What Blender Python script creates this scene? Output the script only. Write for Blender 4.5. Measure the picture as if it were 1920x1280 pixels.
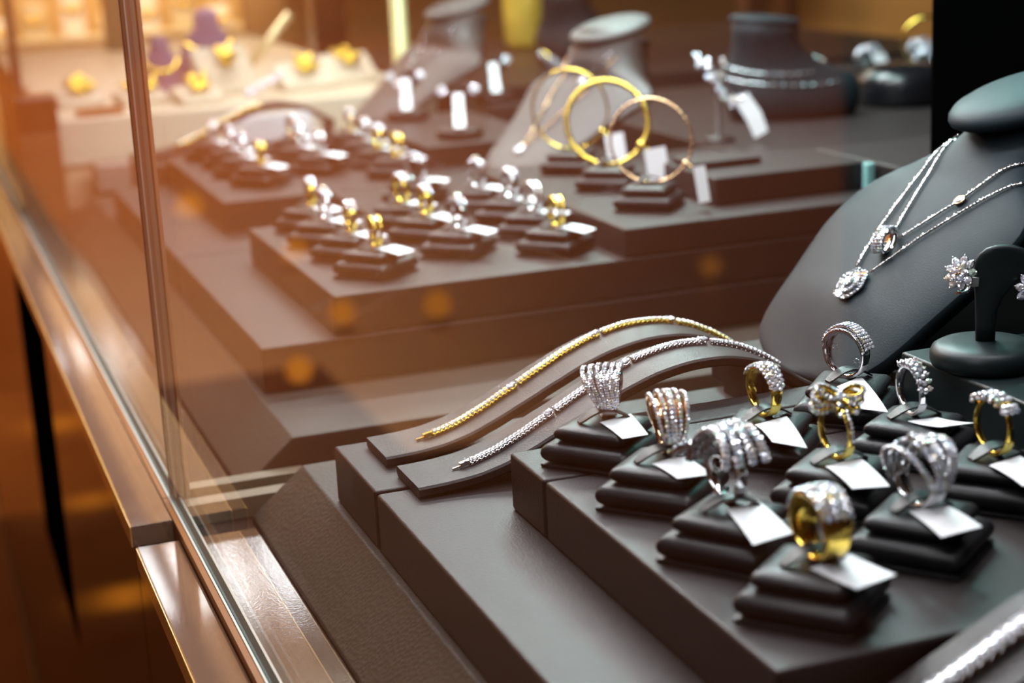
import bpy, bmesh, math, random
from mathutils import Vector, Matrix, noise

# ------------------------------------------------------------------ scene, camera, world, lights
scene = bpy.context.scene
COL = scene.collection
for ob in list(bpy.data.objects):
    bpy.data.objects.remove(ob)
random.seed(7)
PI = math.pi
S = 0.01                      # everything below is written in centimetres
scene.view_settings.view_transform = 'Standard'
scene.view_settings.look = 'None'
scene.view_settings.gamma = 1.0
scene.view_settings.use_curve_mapping = False
scene.view_settings.exposure = 0.0
try:
    scene.cycles.max_bounces = 10
    scene.cycles.transparent_max_bounces = 24
    scene.cycles.caustics_reflective = False
    scene.cycles.caustics_refractive = False
    scene.cycles.sample_clamp_indirect = 6.0
    scene.cycles.use_denoising = True
except Exception:
    pass

def camera():
    yaw, pit, rol = (math.radians(a) for a in (19.5, 14.73, -2.85))
    fwd = Vector((math.sin(yaw) * math.cos(pit), math.cos(yaw) * math.cos(pit), -math.sin(pit)))
    right = Vector((math.cos(yaw), -math.sin(yaw), 0))
    up = right.cross(fwd)
    r2 = right * math.cos(rol) + up * math.sin(rol)
    u2 = up * math.cos(rol) - right * math.sin(rol)
    cd = bpy.data.cameras.new('camera')
    cd.lens = 59.81
    cd.sensor_width = 36.0
    cd.clip_start = 0.02
    cd.clip_end = 60
    cd.dof.use_dof = True
    cd.dof.focus_distance = 77.0 * S
    cd.dof.aperture_fstop = 7.4
    co = bpy.data.objects.new('camera', cd)
    m = Matrix((r2, u2, -fwd)).transposed().to_4x4()
    m.translation = Vector((0, 0, 23.5 * S))
    co.matrix_world = m
    COL.objects.link(co)
    scene.camera = co
camera()

def world():
    w = bpy.data.worlds.new('world')
    scene.world = w
    w.use_nodes = True
    bg = w.node_tree.nodes['Background']
    bg.inputs[0].default_value = (0.50, 0.26, 0.11, 1)
    bg.inputs[1].default_value = 0.07
world()

def area(name, loc, target, size, power, color):
    ld = bpy.data.lights.new(name, 'AREA')
    ld.shape = 'RECTANGLE'
    ld.size, ld.size_y = size[0] * S, size[1] * S
    ld.energy = power
    ld.color = color
    lo = bpy.data.objects.new(name, ld)
    lo.location = Vector(loc) * S
    d = Vector(target) - Vector(loc)
    lo.rotation_euler = d.to_track_quat('-Z', 'Y').to_euler()
    COL.objects.link(lo)
    return lo
COOL = (0.96, 0.96, 1.0)
# LED strips in the roofs of the showcases
area('led_strip', (44, 66, 52), (40, 62, 0), (46, 5), 1.9, COOL)
area('led_strip', (30, 84, 50), (30, 66, 0), (40, 5), 1.7, COOL)
area('led_strip', (36, 112, 52), (36, 108, 0), (60, 5), 7.5, COOL)
area('led_strip', (40, 150, 54), (40, 146, 0), (70, 6), 9.0, COOL)
area('led_strip', (66, 140, 50), (66, 128, 0), (6, 70), 5.0, (0.50, 0.98, 0.95))
for k_ in range(6):
    area('led_strip', (24 + 6 * k_, 222, 50), (24 + 6 * k_, 222, 0), (3.2, 26), .6, (0.95, 0.97, 1.0))
    area('led_strip', (24 + 6 * k_, 352, 50), (24 + 6 * k_, 352, 0), (3.2, 26), .25, (0.95, 0.97, 1.0))
area('led_strip', (60, 250, 98), (60, 235, 0), (90, 30), 10, (1.0, 0.9, 0.72))
area('led_strip', (15, 46, 50), (32, 56, 0), (5, 80), 2.4, COOL)
area('teal_fill', (58, 84, 26), (47, 77, 5), (4, 20), .16, (0.15, 1.0, 0.85))  # added unseen teal lamp that tints the near bust
# warm lamps of the shopping arcade outside the glass, and of the shop behind
area('arcade_light', (-220, 900, 225), (-220, 900, -90), (320, 760), 350, (1.0, 0.53, 0.21))
area('arcade_light', (-300, 1290, 225), (-300, 1480, 30), (400, 200), 170, (1.0, 0.66, 0.36))
area('shop_light', (150, 262, 44), (150, 300, -2), (200, 6), 9, (1.0, 0.74, 0.42))
area('shop_light', (40, 402, 43), (40, 430, -5), (120, 8), 16, (1.0, 0.72, 0.38))

# ------------------------------------------------------------------ materials
def new_mat(name):
    m = bpy.data.materials.new(name)
    m.use_nodes = True
    return m, m.node_tree, m.node_tree.nodes['Principled BSDF']

def leather(name, col, rough=0.42, bump=0.25, scale=900.0, spec=0.5):
    m, t, p = new_mat(name)
    p.inputs['Roughness'].default_value = rough
    p.inputs['Specular IOR Level'].default_value = spec
    tc = t.nodes.new('ShaderNodeTexCoord')
    nz = t.nodes.new('ShaderNodeTexNoise')
    nz.inputs['Scale'].default_value = 30
    nz.inputs['Detail'].default_value = 5
    mx = t.nodes.new('ShaderNodeMix')
    mx.data_type = 'RGBA'
    mx.inputs[6].default_value = (col[0] * .8, col[1] * .8, col[2] * .8, 1)
    mx.inputs[7].default_value = (col[0] * 1.2, col[1] * 1.2, col[2] * 1.2, 1)
    t.links.new(tc.outputs['Object'], nz.inputs['Vector'])
    t.links.new(nz.outputs['Fac'], mx.inputs[0])
    t.links.new(mx.outputs[2], p.inputs['Base Color'])
    vo = t.nodes.new('ShaderNodeTexVoronoi')
    vo.inputs['Scale'].default_value = scale
    bp = t.nodes.new('ShaderNodeBump')
    bp.inputs['Strength'].default_value = bump
    bp.inputs['Distance'].default_value = 0.0004
    t.links.new(tc.outputs['Object'], vo.inputs['Vector'])
    t.links.new(vo.outputs['Distance'], bp.inputs['Height'])
    t.links.new(bp.outputs['Normal'], p.inputs['Normal'])
    return m

def metal(name, col, rough=0.14):
    m, t, p = new_mat(name)
    p.inputs['Base Color'].default_value = (*col, 1)
    p.inputs['Metallic'].default_value = 1.0
    nz = t.nodes.new('ShaderNodeTexNoise')
    nz.inputs['Scale'].default_value = 400
    mr = t.nodes.new('ShaderNodeMapRange')
    mr.inputs[3].default_value = rough * .7
    mr.inputs[4].default_value = rough * 1.4
    t.links.new(nz.outputs['Fac'], mr.inputs[0])
    t.links.new(mr.outputs[0], p.inputs['Roughness'])
    return m

def plain(name, col, rough=0.5, spec=0.5, var=0.08, scale=60, metallic=0.0, coat=0.0):
    m, t, p = new_mat(name)
    p.inputs['Roughness'].default_value = rough
    p.inputs['Specular IOR Level'].default_value = spec
    p.inputs['Metallic'].default_value = metallic
    p.inputs['Coat Weight'].default_value = coat
    nz = t.nodes.new('ShaderNodeTexNoise')
    nz.inputs['Scale'].default_value = scale
    nz.inputs['Detail'].default_value = 4
    mx = t.nodes.new('ShaderNodeMix')
    mx.data_type = 'RGBA'
    mx.inputs[6].default_value = (*[c * (1 - var) for c in col], 1)
    mx.inputs[7].default_value = (*[min(1, c * (1 + var)) for c in col], 1)
    tc = t.nodes.new('ShaderNodeTexCoord')
    t.links.new(tc.outputs['Object'], nz.inputs['Vector'])
    t.links.new(nz.outputs['Fac'], mx.inputs[0])
    t.links.new(mx.outputs[2], p.inputs['Base Color'])
    return m

def gem_mat(name):
    m, t, p = new_mat(name)
    g = t.nodes.new('ShaderNodeNewGeometry')
    cr = t.nodes.new('ShaderNodeValToRGB')
    e = cr.color_ramp.elements
    e[0].position, e[0].color = 0.0, (0.88, 0.90, 0.97, 1)
    e[1].position, e[1].color = 1.0, (0.90, 0.90, 0.96, 1)
    for pos, c in ((.25, (.92, .93, 1, 1)), (.5, (.74, .78, .92, 1)), (.62, (.95, .95, .97, 1)), (.72, (.95, .80, .66, 1)),
                   (.80, (.70, .90, .74, 1)), (.88, (.66, .76, 1, 1))):
        x = e.new(pos)
        x.color = c
    t.links.new(g.outputs['Random Per Island'], cr.inputs[0])
    t.links.new(cr.outputs[0], p.inputs['Base Color'])
    p.inputs['Metallic'].default_value = 0.55
    p.inputs['Roughness'].default_value = 0.06
    p.inputs['Specular IOR Level'].default_value = 1.0
    # fine cut: small cells whose normals each lean their own way
    tc = t.nodes.new('ShaderNodeTexCoord')
    vo = t.nodes.new('ShaderNodeTexVoronoi'); vo.inputs['Scale'].default_value = 1500
    sb = t.nodes.new('ShaderNodeVectorMath'); sb.operation = 'SUBTRACT'; sb.inputs[1].default_value = (.5, .5, .5)
    sc = t.nodes.new('ShaderNodeVectorMath'); sc.operation = 'SCALE'; sc.inputs['Scale'].default_value = 0.85
    ad = t.nodes.new('ShaderNodeVectorMath'); ad.operation = 'ADD'
    nm = t.nodes.new('ShaderNodeVectorMath'); nm.operation = 'NORMALIZE'
    t.links.new(tc.outputs['Object'], vo.inputs['Vector'])
    t.links.new(vo.outputs['Color'], sb.inputs[0])
    t.links.new(sb.outputs[0], sc.inputs[0])
    t.links.new(g.outputs['Normal'], ad.inputs[0])
    t.links.new(sc.outputs[0], ad.inputs[1])
    t.links.new(ad.outputs[0], nm.inputs[0])
    t.links.new(nm.outputs[0], p.inputs['Normal'])
    return m

def thin_glass(name, tint, f0, f1, rough=0.0):
    """clear sheet: straight-through transparency plus a mirror share that grows towards grazing angles"""
    m = bpy.data.materials.new(name)
    m.use_nodes = True
    t = m.node_tree
    t.nodes.clear()
    out = t.nodes.new('ShaderNodeOutputMaterial')
    mix = t.nodes.new('ShaderNodeMixShader')
    tr = t.nodes.new('ShaderNodeBsdfTransparent')
    tr.inputs[0].default_value = (*tint, 1)
    gl = t.nodes.new('ShaderNodeBsdfGlossy')
    gl.inputs['Roughness'].default_value = rough
    g = t.nodes.new('ShaderNodeNewGeometry')
    dt = t.nodes.new('ShaderNodeVectorMath'); dt.operation = 'DOT_PRODUCT'
    ab = t.nodes.new('ShaderNodeMath'); ab.operation = 'ABSOLUTE'
    om = t.nodes.new('ShaderNodeMath'); om.operation = 'SUBTRACT'; om.inputs[0].default_value = 1.0
    pw = t.nodes.new('ShaderNodeMath'); pw.operation = 'POWER'; pw.inputs[1].default_value = 5.0
    ma = t.nodes.new('ShaderNodeMath'); ma.operation = 'MULTIPLY_ADD'
    ma.inputs[1].default_value = f1; ma.inputs[2].default_value = f0
    t.links.new(g.outputs['Incoming'], dt.inputs[0])
    t.links.new(g.outputs['Normal'], dt.inputs[1])
    t.links.new(dt.outputs['Value'], ab.inputs[0])
    t.links.new(ab.outputs[0], om.inputs[1])
    t.links.new(om.outputs[0], pw.inputs[0])
    t.links.new(pw.outputs[0], ma.inputs[0])
    t.links.new(ma.outputs[0], mix.inputs[0])
    t.links.new(tr.outputs[0], mix.inputs[1])
    t.links.new(gl.outputs[0], mix.inputs[2])
    t.links.new(mix.outputs[0], out.inputs[0])
    return m

def glow(name, col, strength):
    m = bpy.data.materials.new(name)
    m.use_nodes = True
    t = m.node_tree
    t.nodes.clear()
    out = t.nodes.new('ShaderNodeOutputMaterial')
    em = t.nodes.new('ShaderNodeEmission')
    em.inputs[0].default_value = (*col, 1)
    em.inputs[1].default_value = strength
    t.links.new(em.outputs[0], out.inputs[0])
    return m

LEA = leather('leather_charcoal', (0.021, 0.0155, 0.0155), 0.46, 0.25, 900, 0.26)
LEA_PAD = leather('leather_pad', (0.011, 0.0105, 0.012), 0.40, 0.2, 1100, 0.30)
LEA_BUST = leather('leather_bust', (0.012, 0.020, 0.025), 0.52, 0.15, 1400, 0.14)
LEA_BUST_LIT = leather('leather_bust_lit', (0.070, 0.068, 0.066), 0.50, 0.15, 1400, 0.30)  # same bust leather, with the far LED light put into its colour
LEA_RISER = leather('leather_riser', (0.040, 0.028, 0.020), 0.55, 0.5, 420, 0.30)
LEA_GLOSS = leather('leather_floor_glossy', (0.040, 0.022, 0.017), 0.10, 0.04, 700, 0.45)
LEA_GREEN = leather('leather_black_green', (0.007, 0.013, 0.014), 0.42, 0.08, 1100, 0.26)
GOLD = metal('yellow_gold', (0.86, 0.62, 0.12), 0.13)
ROSE = metal('rose_gold', (0.86, 0.58, 0.34), 0.13)
SILV = metal('white_gold', (0.80, 0.80, 0.82), 0.10)
GEM = gem_mat('diamond')
PAPER = plain('paper_white', (0.80, 0.81, 0.84), 0.6, 0.3, 0.03)
PAPER_Y = plain('paper_yellow', (0.80, 0.66, 0.16), 0.5, 0.3, 0.04)
PAPER_T = plain('paper_tan', (0.78, 0.60, 0.36), 0.5, 0.3, 0.04)
THREAD = plain('thread', (0.75, 0.77, 0.78), 0.4)
GLASS = thin_glass('showcase_glass', (0.985, 0.99, 0.985), 0.022, 0.55)
GLASS_IN = thin_glass('divider_glass', (0.985, 0.99, 0.985), 0.02, 0.5)
ACRYL = plain('clear_acrylic', (0.20, 0.105, 0.070), 0.07, 0.5, 0.05)
ACRYL.node_tree.nodes['Principled BSDF'].inputs['Alpha'].default_value = 0.72
EDGE = plain('glass_edge', (0.006, 0.032, 0.036), 0.6, 0.0, 0.1)
JOINT = plain('joint_silicone', (0.06, 0.045, 0.045), 0.25, 0.6, 0.15)
JOINT2 = plain('joint_brown', (0.22, 0.13, 0.10), 0.3, 0.5, 0.1)
JOINT3 = plain('joint_pale', (0.42, 0.30, 0.22), 0.3, 0.5, 0.1)
TRACK = plain('track_metal', (0.24, 0.085, 0.022), 0.45, 0.15, 0.08)
TRACK_EDGE = plain('track_bright', (0.50, 0.47, 0.42), 0.4, 0.3, 0.04)
RAIL = plain('rail_metal', (0.20, 0.15, 0.10), 0.45, 0.2, 0.06)
AMBER = plain('amber_edge', (0.72, 0.42, 0.12), 0.15, 0.6, 0.2)
CAB = plain('brown_lacquer', (0.040, 0.014, 0.003), 0.12, 0.12, 0.12, 8)
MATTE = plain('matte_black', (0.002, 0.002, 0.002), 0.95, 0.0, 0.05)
BLACK = plain('black_panel', (0.006, 0.006, 0.008), 0.25, 0.5, 0.1)
FLOORM = plain('arcade_floor', (0.48, 0.19, 0.048), 0.35, 0.5, 0.18, 2)
WALLM = plain('arcade_wall', (0.55, 0.28, 0.09), 0.55, 0.4, 0.2, 1.2)
SHOPM = plain('shop_wall', (0.50, 0.36, 0.18), 0.55, 0.4, 0.30, 2.4)
REFL_DARK = plain('reflection_dark', (0.012, 0.013, 0.014), 0.5, 0.3, 0.2)  # dark colour for added objects that dim reflections
CREAM = plain('cream_leather', (0.60, 0.55, 0.42), 0.45, 0.4, 0.05)
TAN = plain('tan_leather', (0.52, 0.38, 0.24), 0.45, 0.4, 0.06)
PURPLE = plain('mauve_velvet', (0.24, 0.16, 0.26), 0.8, 0.2, 0.12)
GREENM = plain('grey_green', (0.10, 0.11, 0.07), 0.5, 0.3, 0.1)
WOODD = plain('dark_wood', (0.10, 0.05, 0.03), 0.4, 0.4, 0.2)

# ------------------------------------------------------------------ mesh helpers (all in cm, scaled on build)
class MB:
    def __init__(self):
        self.v, self.f, self.m, self.sm = [], [], [], []
    def add(self, verts, faces, mi=0, smooth=False):
        o = len(self.v)
        self.v += [tuple(p) for p in verts]
        for q in faces:
            self.f.append([o + i for i in q])
            self.m.append(mi)
            self.sm.append(smooth)
    def box(self, x0, x1, y0, y1, z0, z1, mi=0):
        v = [(x0, y0, z0), (x1, y0, z0), (x1, y1, z0), (x0, y1, z0), (x0, y0, z1), (x1, y0, z1), (x1, y1, z1), (x0, y1, z1)]
        self.add(v, [(0, 3, 2, 1), (4, 5, 6, 7), (0, 1, 5, 4), (1, 2, 6, 5), (2, 3, 7, 6), (3, 0, 4, 7)], mi)
    def loft(self, rings, mi=0, smooth=True, closed=True, cap=True):
        n = len(rings[0])
        v = [p for r in rings for p in r]
        f = []
        for i in range(len(rings) - 1):
            for j in range(n if closed else n - 1):
                a, b = i * n + j, i * n + (j + 1) % n
                f.append((a, b, b + n, a + n))
        self.add(v, f, mi, smooth)
        if cap and closed:
            self.add(rings[0], [tuple(range(n))[::-1]], mi, False)
            self.add(rings[-1], [tuple(range(n))], mi, False)
    def tube(self, pts, r, n=8, mi=0, closed=False, squash=None):
        pts = [Vector(p) for p in pts]
        rings = []
        N = len(pts)
        up = Vector((0, 0, 1))
        prev = None
        for i, p in enumerate(pts):
            if closed:
                d = pts[(i + 1) % N] - pts[i - 1]
            else:
                d = pts[min(i + 1, N - 1)] - pts[max(i - 1, 0)]
            d.normalize()
            if prev is None:
                a = d.cross(up if abs(d.z) < .9 else Vector((1, 0, 0))).normalized()
            else:
                a = (prev - d * prev.dot(d)).normalized()
            prev = a
            b = d.cross(a)
            rr = r(i / max(1, N - 1)) if callable(r) else r
            rings.append([p + (a * math.cos(2 * PI * k / n) + b * math.sin(2 * PI * k / n)) * rr for k in range(n)])
        if closed:
            rings.append(rings[0])
        self.loft(rings, mi, True, True, not closed)
    def lathe(self, prof, n=40, c=(0, 0), mi=0, sx=1, sy=1, cap=True):
        rings = [[(c[0] + r * sx * math.cos(2 * PI * k / n), c[1] + r * sy * math.sin(2 * PI * k / n), z) for k in range(n)] for r, z in prof]
        self.loft(rings, mi, True, True, cap)
    def gem(self, c, nrm, r, mi=1, n=6, h=0.5, rot=None):
        nrm = Vector(nrm).normalized()
        c = Vector(c)
        a = nrm.cross(Vector((0.31, 0.77, 0.55)))
        a.normalize()
        b = nrm.cross(a)
        r0 = random.random() * PI if rot is None else rot
        v = []
        for rr, hh, ph in ((r, -r * .25, 0), (r * .98, r * .12, 0), (r * .58, r * h, PI / n)):
            for k in range(n):
                t = r0 + ph + 2 * PI * k / n
                v.append(c + (a * math.cos(t) + b * math.sin(t)) * rr + nrm * hh)
        f = []
        for k in range(n):
            k2 = (k + 1) % n
            f.append((k, k2, n + k2, n + k))
            f.append((n + k, n + k2, 2 * n + k))
            f.append((n + k2, 2 * n + k2, 2 * n + k))
        f.append(tuple(2 * n + k for k in range(n)))
        self.add(v, f, mi, False)
    def sphere(self, c, r, mi=0, n=10, m=7, s=(1, 1, 1)):
        rings = []
        for i in range(m + 1):
            t = PI * i / m
            rr = max(1e-4, math.sin(t))
            rings.append([(c[0] + r * s[0] * rr * math.cos(2 * PI * k / n), c[1] + r * s[1] * rr * math.sin(2 * PI * k / n), c[2] - r * s[2] * math.cos(t)) for k in range(n)])
        self.loft(rings, mi, True, True, False)
    def mesh(self, name, mats, bevel=0.0, seg=3):
        me = bpy.data.meshes.new(name)
        me.from_pydata([(x * S, y * S, z * S) for x, y, z in self.v], [], self.f)
        if not isinstance(mats, (list, tuple)):
            mats = [mats]
        for m in mats:
            me.materials.append(m)
        for p, mi, sm in zip(me.polygons, self.m, self.sm):
            p.material_index = min(mi, len(mats) - 1)
            p.use_smooth = sm
        bm = bmesh.new()
        bm.from_mesh(me)
        bmesh.ops.remove_doubles(bm, verts=bm.verts, dist=1e-6)
        bmesh.ops.recalc_face_normals(bm, faces=bm.faces)
        if bevel:
            bmesh.ops.bevel(bm, geom=list(bm.edges), offset=bevel * S, segments=seg, profile=0.5, affect='EDGES')
            for f in bm.faces:
                f.smooth = True
        bm.to_mesh(me)
        bm.free()
        me['bev'] = 1 if bevel else 0
        return me

def obj(name, mesh, parent=None, loc=(0, 0, 0), rz=0.0, label=None):
    o = bpy.data.objects.new(name, mesh)
    COL.objects.link(o)
    if parent is not None:
        o.parent = parent
    o.location = Vector(loc) * S
    o.rotation_euler = (0, 0, rz)
    if mesh is not None and mesh.get('bev'):
        w = o.modifiers.new('wn', 'WEIGHTED_NORMAL')
        w.keep_sharp = True
    if label:
        o['label'] = label
    return o

def tag(o, label, cat, group=None):
    o['label'] = label
    o['category'] = cat
    if group:
        o['group'] = group
    return o

def thing(name, label, cat, loc=(0, 0, 0), rz=0.0, group=None):
    return tag(obj(name, None, None, loc, rz), label, cat, group)

def structure(name, mesh, loc=(0, 0, 0)):
    o = obj(name, mesh, None, loc)
    o['kind'] = 'structure'
    return o

def dup(root, loc, rz, label, group=None):
    r = root.copy()
    COL.objects.link(r)
    r.location = Vector(loc) * S
    r.rotation_euler = (0, 0, rz)
    r['label'] = label
    if group:
        r['group'] = group
    for ch in list(root.children):
        c = ch.copy()
        COL.objects.link(c)
        c.parent = r
        for g in list(ch.children):
            d = g.copy()
            COL.objects.link(d)
            d.parent = c
    return r

def box_mesh(name, x0, x1, y0, y1, z0, z1, mat, bevel=0.14, seg=3):
    b = MB()
    b.box(x0, x1, y0, y1, z0, z1)
    return b.mesh(name, mat, bevel, seg)

def block(name, label, x0, x1, y0, y1, z0, z1, mat, cat='display block', group=None, bevel=0.16):
    cx, cy = (x0 + x1) / 2, (y0 + y1) / 2
    o = obj(name, box_mesh(name, x0 - cx, x1 - cx, y0 - cy, y1 - cy, 0, z1 - z0, mat, bevel), None, (cx, cy, z0))
    return tag(o, label, cat, group)

# ------------------------------------------------------------------ the setting: arcade and shop behind
structure('floor', box_mesh('floor', -700, 9, -200, 1500, -96, -90, FLOORM, 0))
MAT_D = plain('reflection_mat_dark', (0.13, 0.044, 0.011), 0.85, 0.1, 0.2, 6)  # mats added outside to darken the floor mirrored in the glass
MAT_L = plain('reflection_mat_brown', (0.24, 0.080, 0.017), 0.85, 0.1, 0.2, 6)
for xa, xb, ya, yb, m_, lab_ in ((-260, 8.9, -150, 330, MAT_D, 'wide dark mat added to darken the floor reflection, in front of the near showcase'),
                                 (-70, 8.9, 330.5, 410, MAT_L, 'brown mat added to dim the floor reflection, just past the wide dark mat'),
                                 (-28, 8.9, 410.5, 900, MAT_L, 'narrow brown runner added to dim the floor reflection along the far showcase')):
    tag(obj('reflection_mat', box_mesh('reflection_mat', xa, xb, ya, yb, -90, -89.6, m_, 0)), lab_, 'mat')
structure('ceiling', box_mesh('ceiling', -700, 420, -200, 1500, 240, 246, WALLM, 0))
structure('wall_far', box_mesh('wall_far', -700, 9, 1500, 1506, -90, 240, WALLM, 0))
structure('wall_left', box_mesh('wall_left', -706, -700, -200, 1500, -90, 240, WALLM, 0))
structure('wall_back', box_mesh('wall_back', 9.5, 420, 430, 436, -90, 240, SHOPM, 0))
structure('glare_board_1', box_mesh('glare_board_1', 9.5, 300, 424, 429.9, 46, 240, REFL_DARK, 0))  # added unseen board, cuts the back wall's glare on the case floor
structure('glare_board_2', box_mesh('glare_board_2', 58, 300, 298, 304, 34.1, 239, REFL_DARK, 0))  # another added board, cuts glare from the shop wall
structure('wall_right', box_mesh('wall_right', 414, 420, -200, 430, -90, 240, SHOPM, 0))

# ------------------------------------------------------------------ showcases
def pane_mesh(name, x0, x1, y0, y1, z0, z1, mat):
    # a pane without its two cut edges; those are the glass_edge parts
    b = MB()
    b.add([(x0, y0, z0), (x0, y1, z0), (x0, y1, z1), (x0, y0, z1)], [(0, 1, 2, 3)])
    b.add([(x1, y0, z0), (x1, y0, z1), (x1, y1, z1), (x1, y1, z0)], [(0, 1, 2, 3)])
    return b.mesh(name, mat)
def showcase(name, label, y0, y1, near):
    t = thing(name, label, 'showcase', (11, (y0 + y1) / 2, -9.2))
    cy, cz = (y0 + y1) / 2, -9.2
    def part(nm, x0, x1, a, b, z0, z1, mat, bevel=0.0, lab=None):
        return obj(nm, box_mesh(nm, x0 - 11, x1 - 11, a - cy, b - cy, z0 - cz, z1 - cz, mat, bevel, 2), t, label=lab)
    part('floor_panel', 11.7, 130 if near else 170, y0 + .3, y1 - .3, -9.2, -8.2, LEA_GLOSS)
    dy = 0.35 if near else 0.0
    obj('front_glass', pane_mesh('front_glass', .22, .62, y0 - cy, y1 - cy - .05, -6.97 - cz, 60 - cz, GLASS), t)
    part('glass_edge', 11.20, 11.62, y0, y1, -7.10, -6.98, EDGE)
    part('track', 10.80, 11.16, y0, y1, -9.0, -7.0, TRACK)
    part('track_lip', 11.10, 11.20, y0, y1, -7.0, -6.94, TRACK_EDGE)
    part('inner_lip', 11.63, 11.74, y0, y1, -8.2, -6.96, TRACK_EDGE)
    zt = -7.5 if near else -7.0
    ya = y0 if near else 84.4
    yb = 82.6 if near else y1
    part('acrylic_ledge', 8.62, 10.76, ya, yb, zt - 1.15, zt, ACRYL, 0.05)
    part('ledge_edge', 8.56, 8.615, ya, yb, zt - 1.12, zt - .04, AMBER)
    if near:
        part('cabinet_front', 9.2, 10.6, y0, y1 + .6, -90, -9.2, CAB, 0.1)
    else:
        part('cabinet_front', 9.2, 10.6, y0 + .6, 143, -90, -9.2, CAB, 0.1)
        part('recessed_panel', 9.21, 10.6, 143.1, 174.9, -38.5, -9.2, MATTE)
        part('plinth', 9.2, 10.6, 143.1, 174.9, -90, -38.6, CAB)
        part('cabinet_front', 9.2, 10.6, 175, y1, -90, -9.2, CAB, 0.1)
    if near:
        part('side_rail', 11.8, 18.0, 86.1, 87.3, -8.2, -7.0, RAIL, 0.05)
        part('side_glass', 11.64, 60.0, 87.32, 87.62, -7.0, 60, GLASS_IN)
        for nm, xa, xb, mt in (('corner_strip', 11.20, 11.42, JOINT), ('corner_strip', 11.43, 11.50, TRACK_EDGE), ('corner_strip', 11.51, 11.80, JOINT2), ('corner_strip', 11.81, 11.95, JOINT3), ('corner_strip', 11.96, 12.06, JOINT), ('corner_strip', 12.07, 12.25, JOINT3)):
            part(nm, xa, xb, 87.64, 87.86, -6.95, 60, mt)
        part('black_post', 58.6, 84.0, 87.65, 87.88, -8.15, 60, MATTE, 0.0, 'black post at the back right')
        part('post_seam', 67.2, 67.8, 87.1, 87.3, -8.15, 60, WOODD)
        part('back_panel', 84.5, 86.5, y0, 87.5, -8.15, 60, BLACK)
    else:
        part('side_rail', 11.8, 18.9, 88.8, 89.95, -8.2, -7.0, RAIL, 0.05)
    return t
showcase('showcase', 'near glass showcase holding the sharp rings, bracelets and necklaces', -30, 87.9, True)
showcase('showcase', 'far glass showcase behind the glass divider, holding the blurred rings', 88.0, 330, False)

def riser(name, label, x_foot, x_ridge, x_right, y0, y1, slope_back=0.0, slope_front=0.0):
    b = MB()
    zf, zr = 0.0, 2.74
    cy = (y0 + y1) / 2
    ys = ((y0, y0 + slope_front), (y1, y1 - slope_back))
    lo = [(x_foot, y0 - cy, zf), (x_right, y0 - cy, zf), (x_right, y1 - cy, zf), (x_foot, y1 - cy, zf)]
    hi = [(x_ridge, y0 + slope_front - cy, zr), (x_right, y0 + slope_front - cy, zr), (x_right, y1 - slope_back - cy, zr), (x_ridge, y1 - slope_back - cy, zr)]
    mid = [(x_foot, y0 - cy, .25), (x_right, y0 - cy, .25), (x_right, y1 - cy, .25), (x_foot, y1 - cy, .25)]
    v = lo + mid + hi
    f = [(0, 3, 2, 1), (8, 9, 10, 11)]
    for a in (0, 4):
        for k in range(4):
            k2 = (k + 1) % 4
            f.append((a + k, a + k2, a + 4 + k2, a + 4 + k))
    b.add(v, f)
    o = obj(name, b.mesh(name, LEA_RISER, 0.10, 3), None, (0, cy, -8.19))
    return tag(o, label, 'display base')
riser('sloped_riser', 'brown grained leather base with a sloped side, under the sharp bracelet blocks', 15.1, 17.98, 84, -20, 85.6, 0.3, 0)
riser('sloped_riser', 'wide brown leather base under the blurred stepped platform beyond the divider', 15.4, 18.65, 100, 89.96, 184, 1.0, 0.35)

# ------------------------------------------------------------------ near blocks (2.6 cm steps)
block('display_block', 'low leather block under the gold bracelet ramp', 18.3, 60, 71.55, 79.0, -5.45, -2.6, LEA)
block('display_block', 'long low leather block with a bare top, left of the ring tray', 18.3, 74, 30, 71.2, -5.45, -2.6, LEA)
block('ring_tray', 'long leather tray under the front ring pads', 23.17, 74, 42.6, 62.25, -2.59, 0.0, LEA, 'tray')
block('ring_tray', 'short leather tray under the white crossover ring, at the tray row\'s end', 23.17, 46, 62.45, 66.5, -2.59, 0.0, LEA, 'tray')
block('display_block', 'grey topped leather block just behind the ring trays', 29.5, 46, 66.6, 69.2, -2.59, 0.0, LEA)
block('riser_box', 'black green leather box carrying the round earring stand', 41.45, 74, 36, 64.3, 0.01, 2.55, LEA_GREEN, 'box')
block('display_block', 'leather block carrying the sharp necklace bust', 39.9, 46, 69.3, 80.5, -2.59, -0.75, LEA)
block('display_block', 'matte black block put in as the shade behind the black green box', 46.1, 74, 64.5, 82, -2.59, -0.05, MATTE)  # black block added where only shade falls

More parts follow.
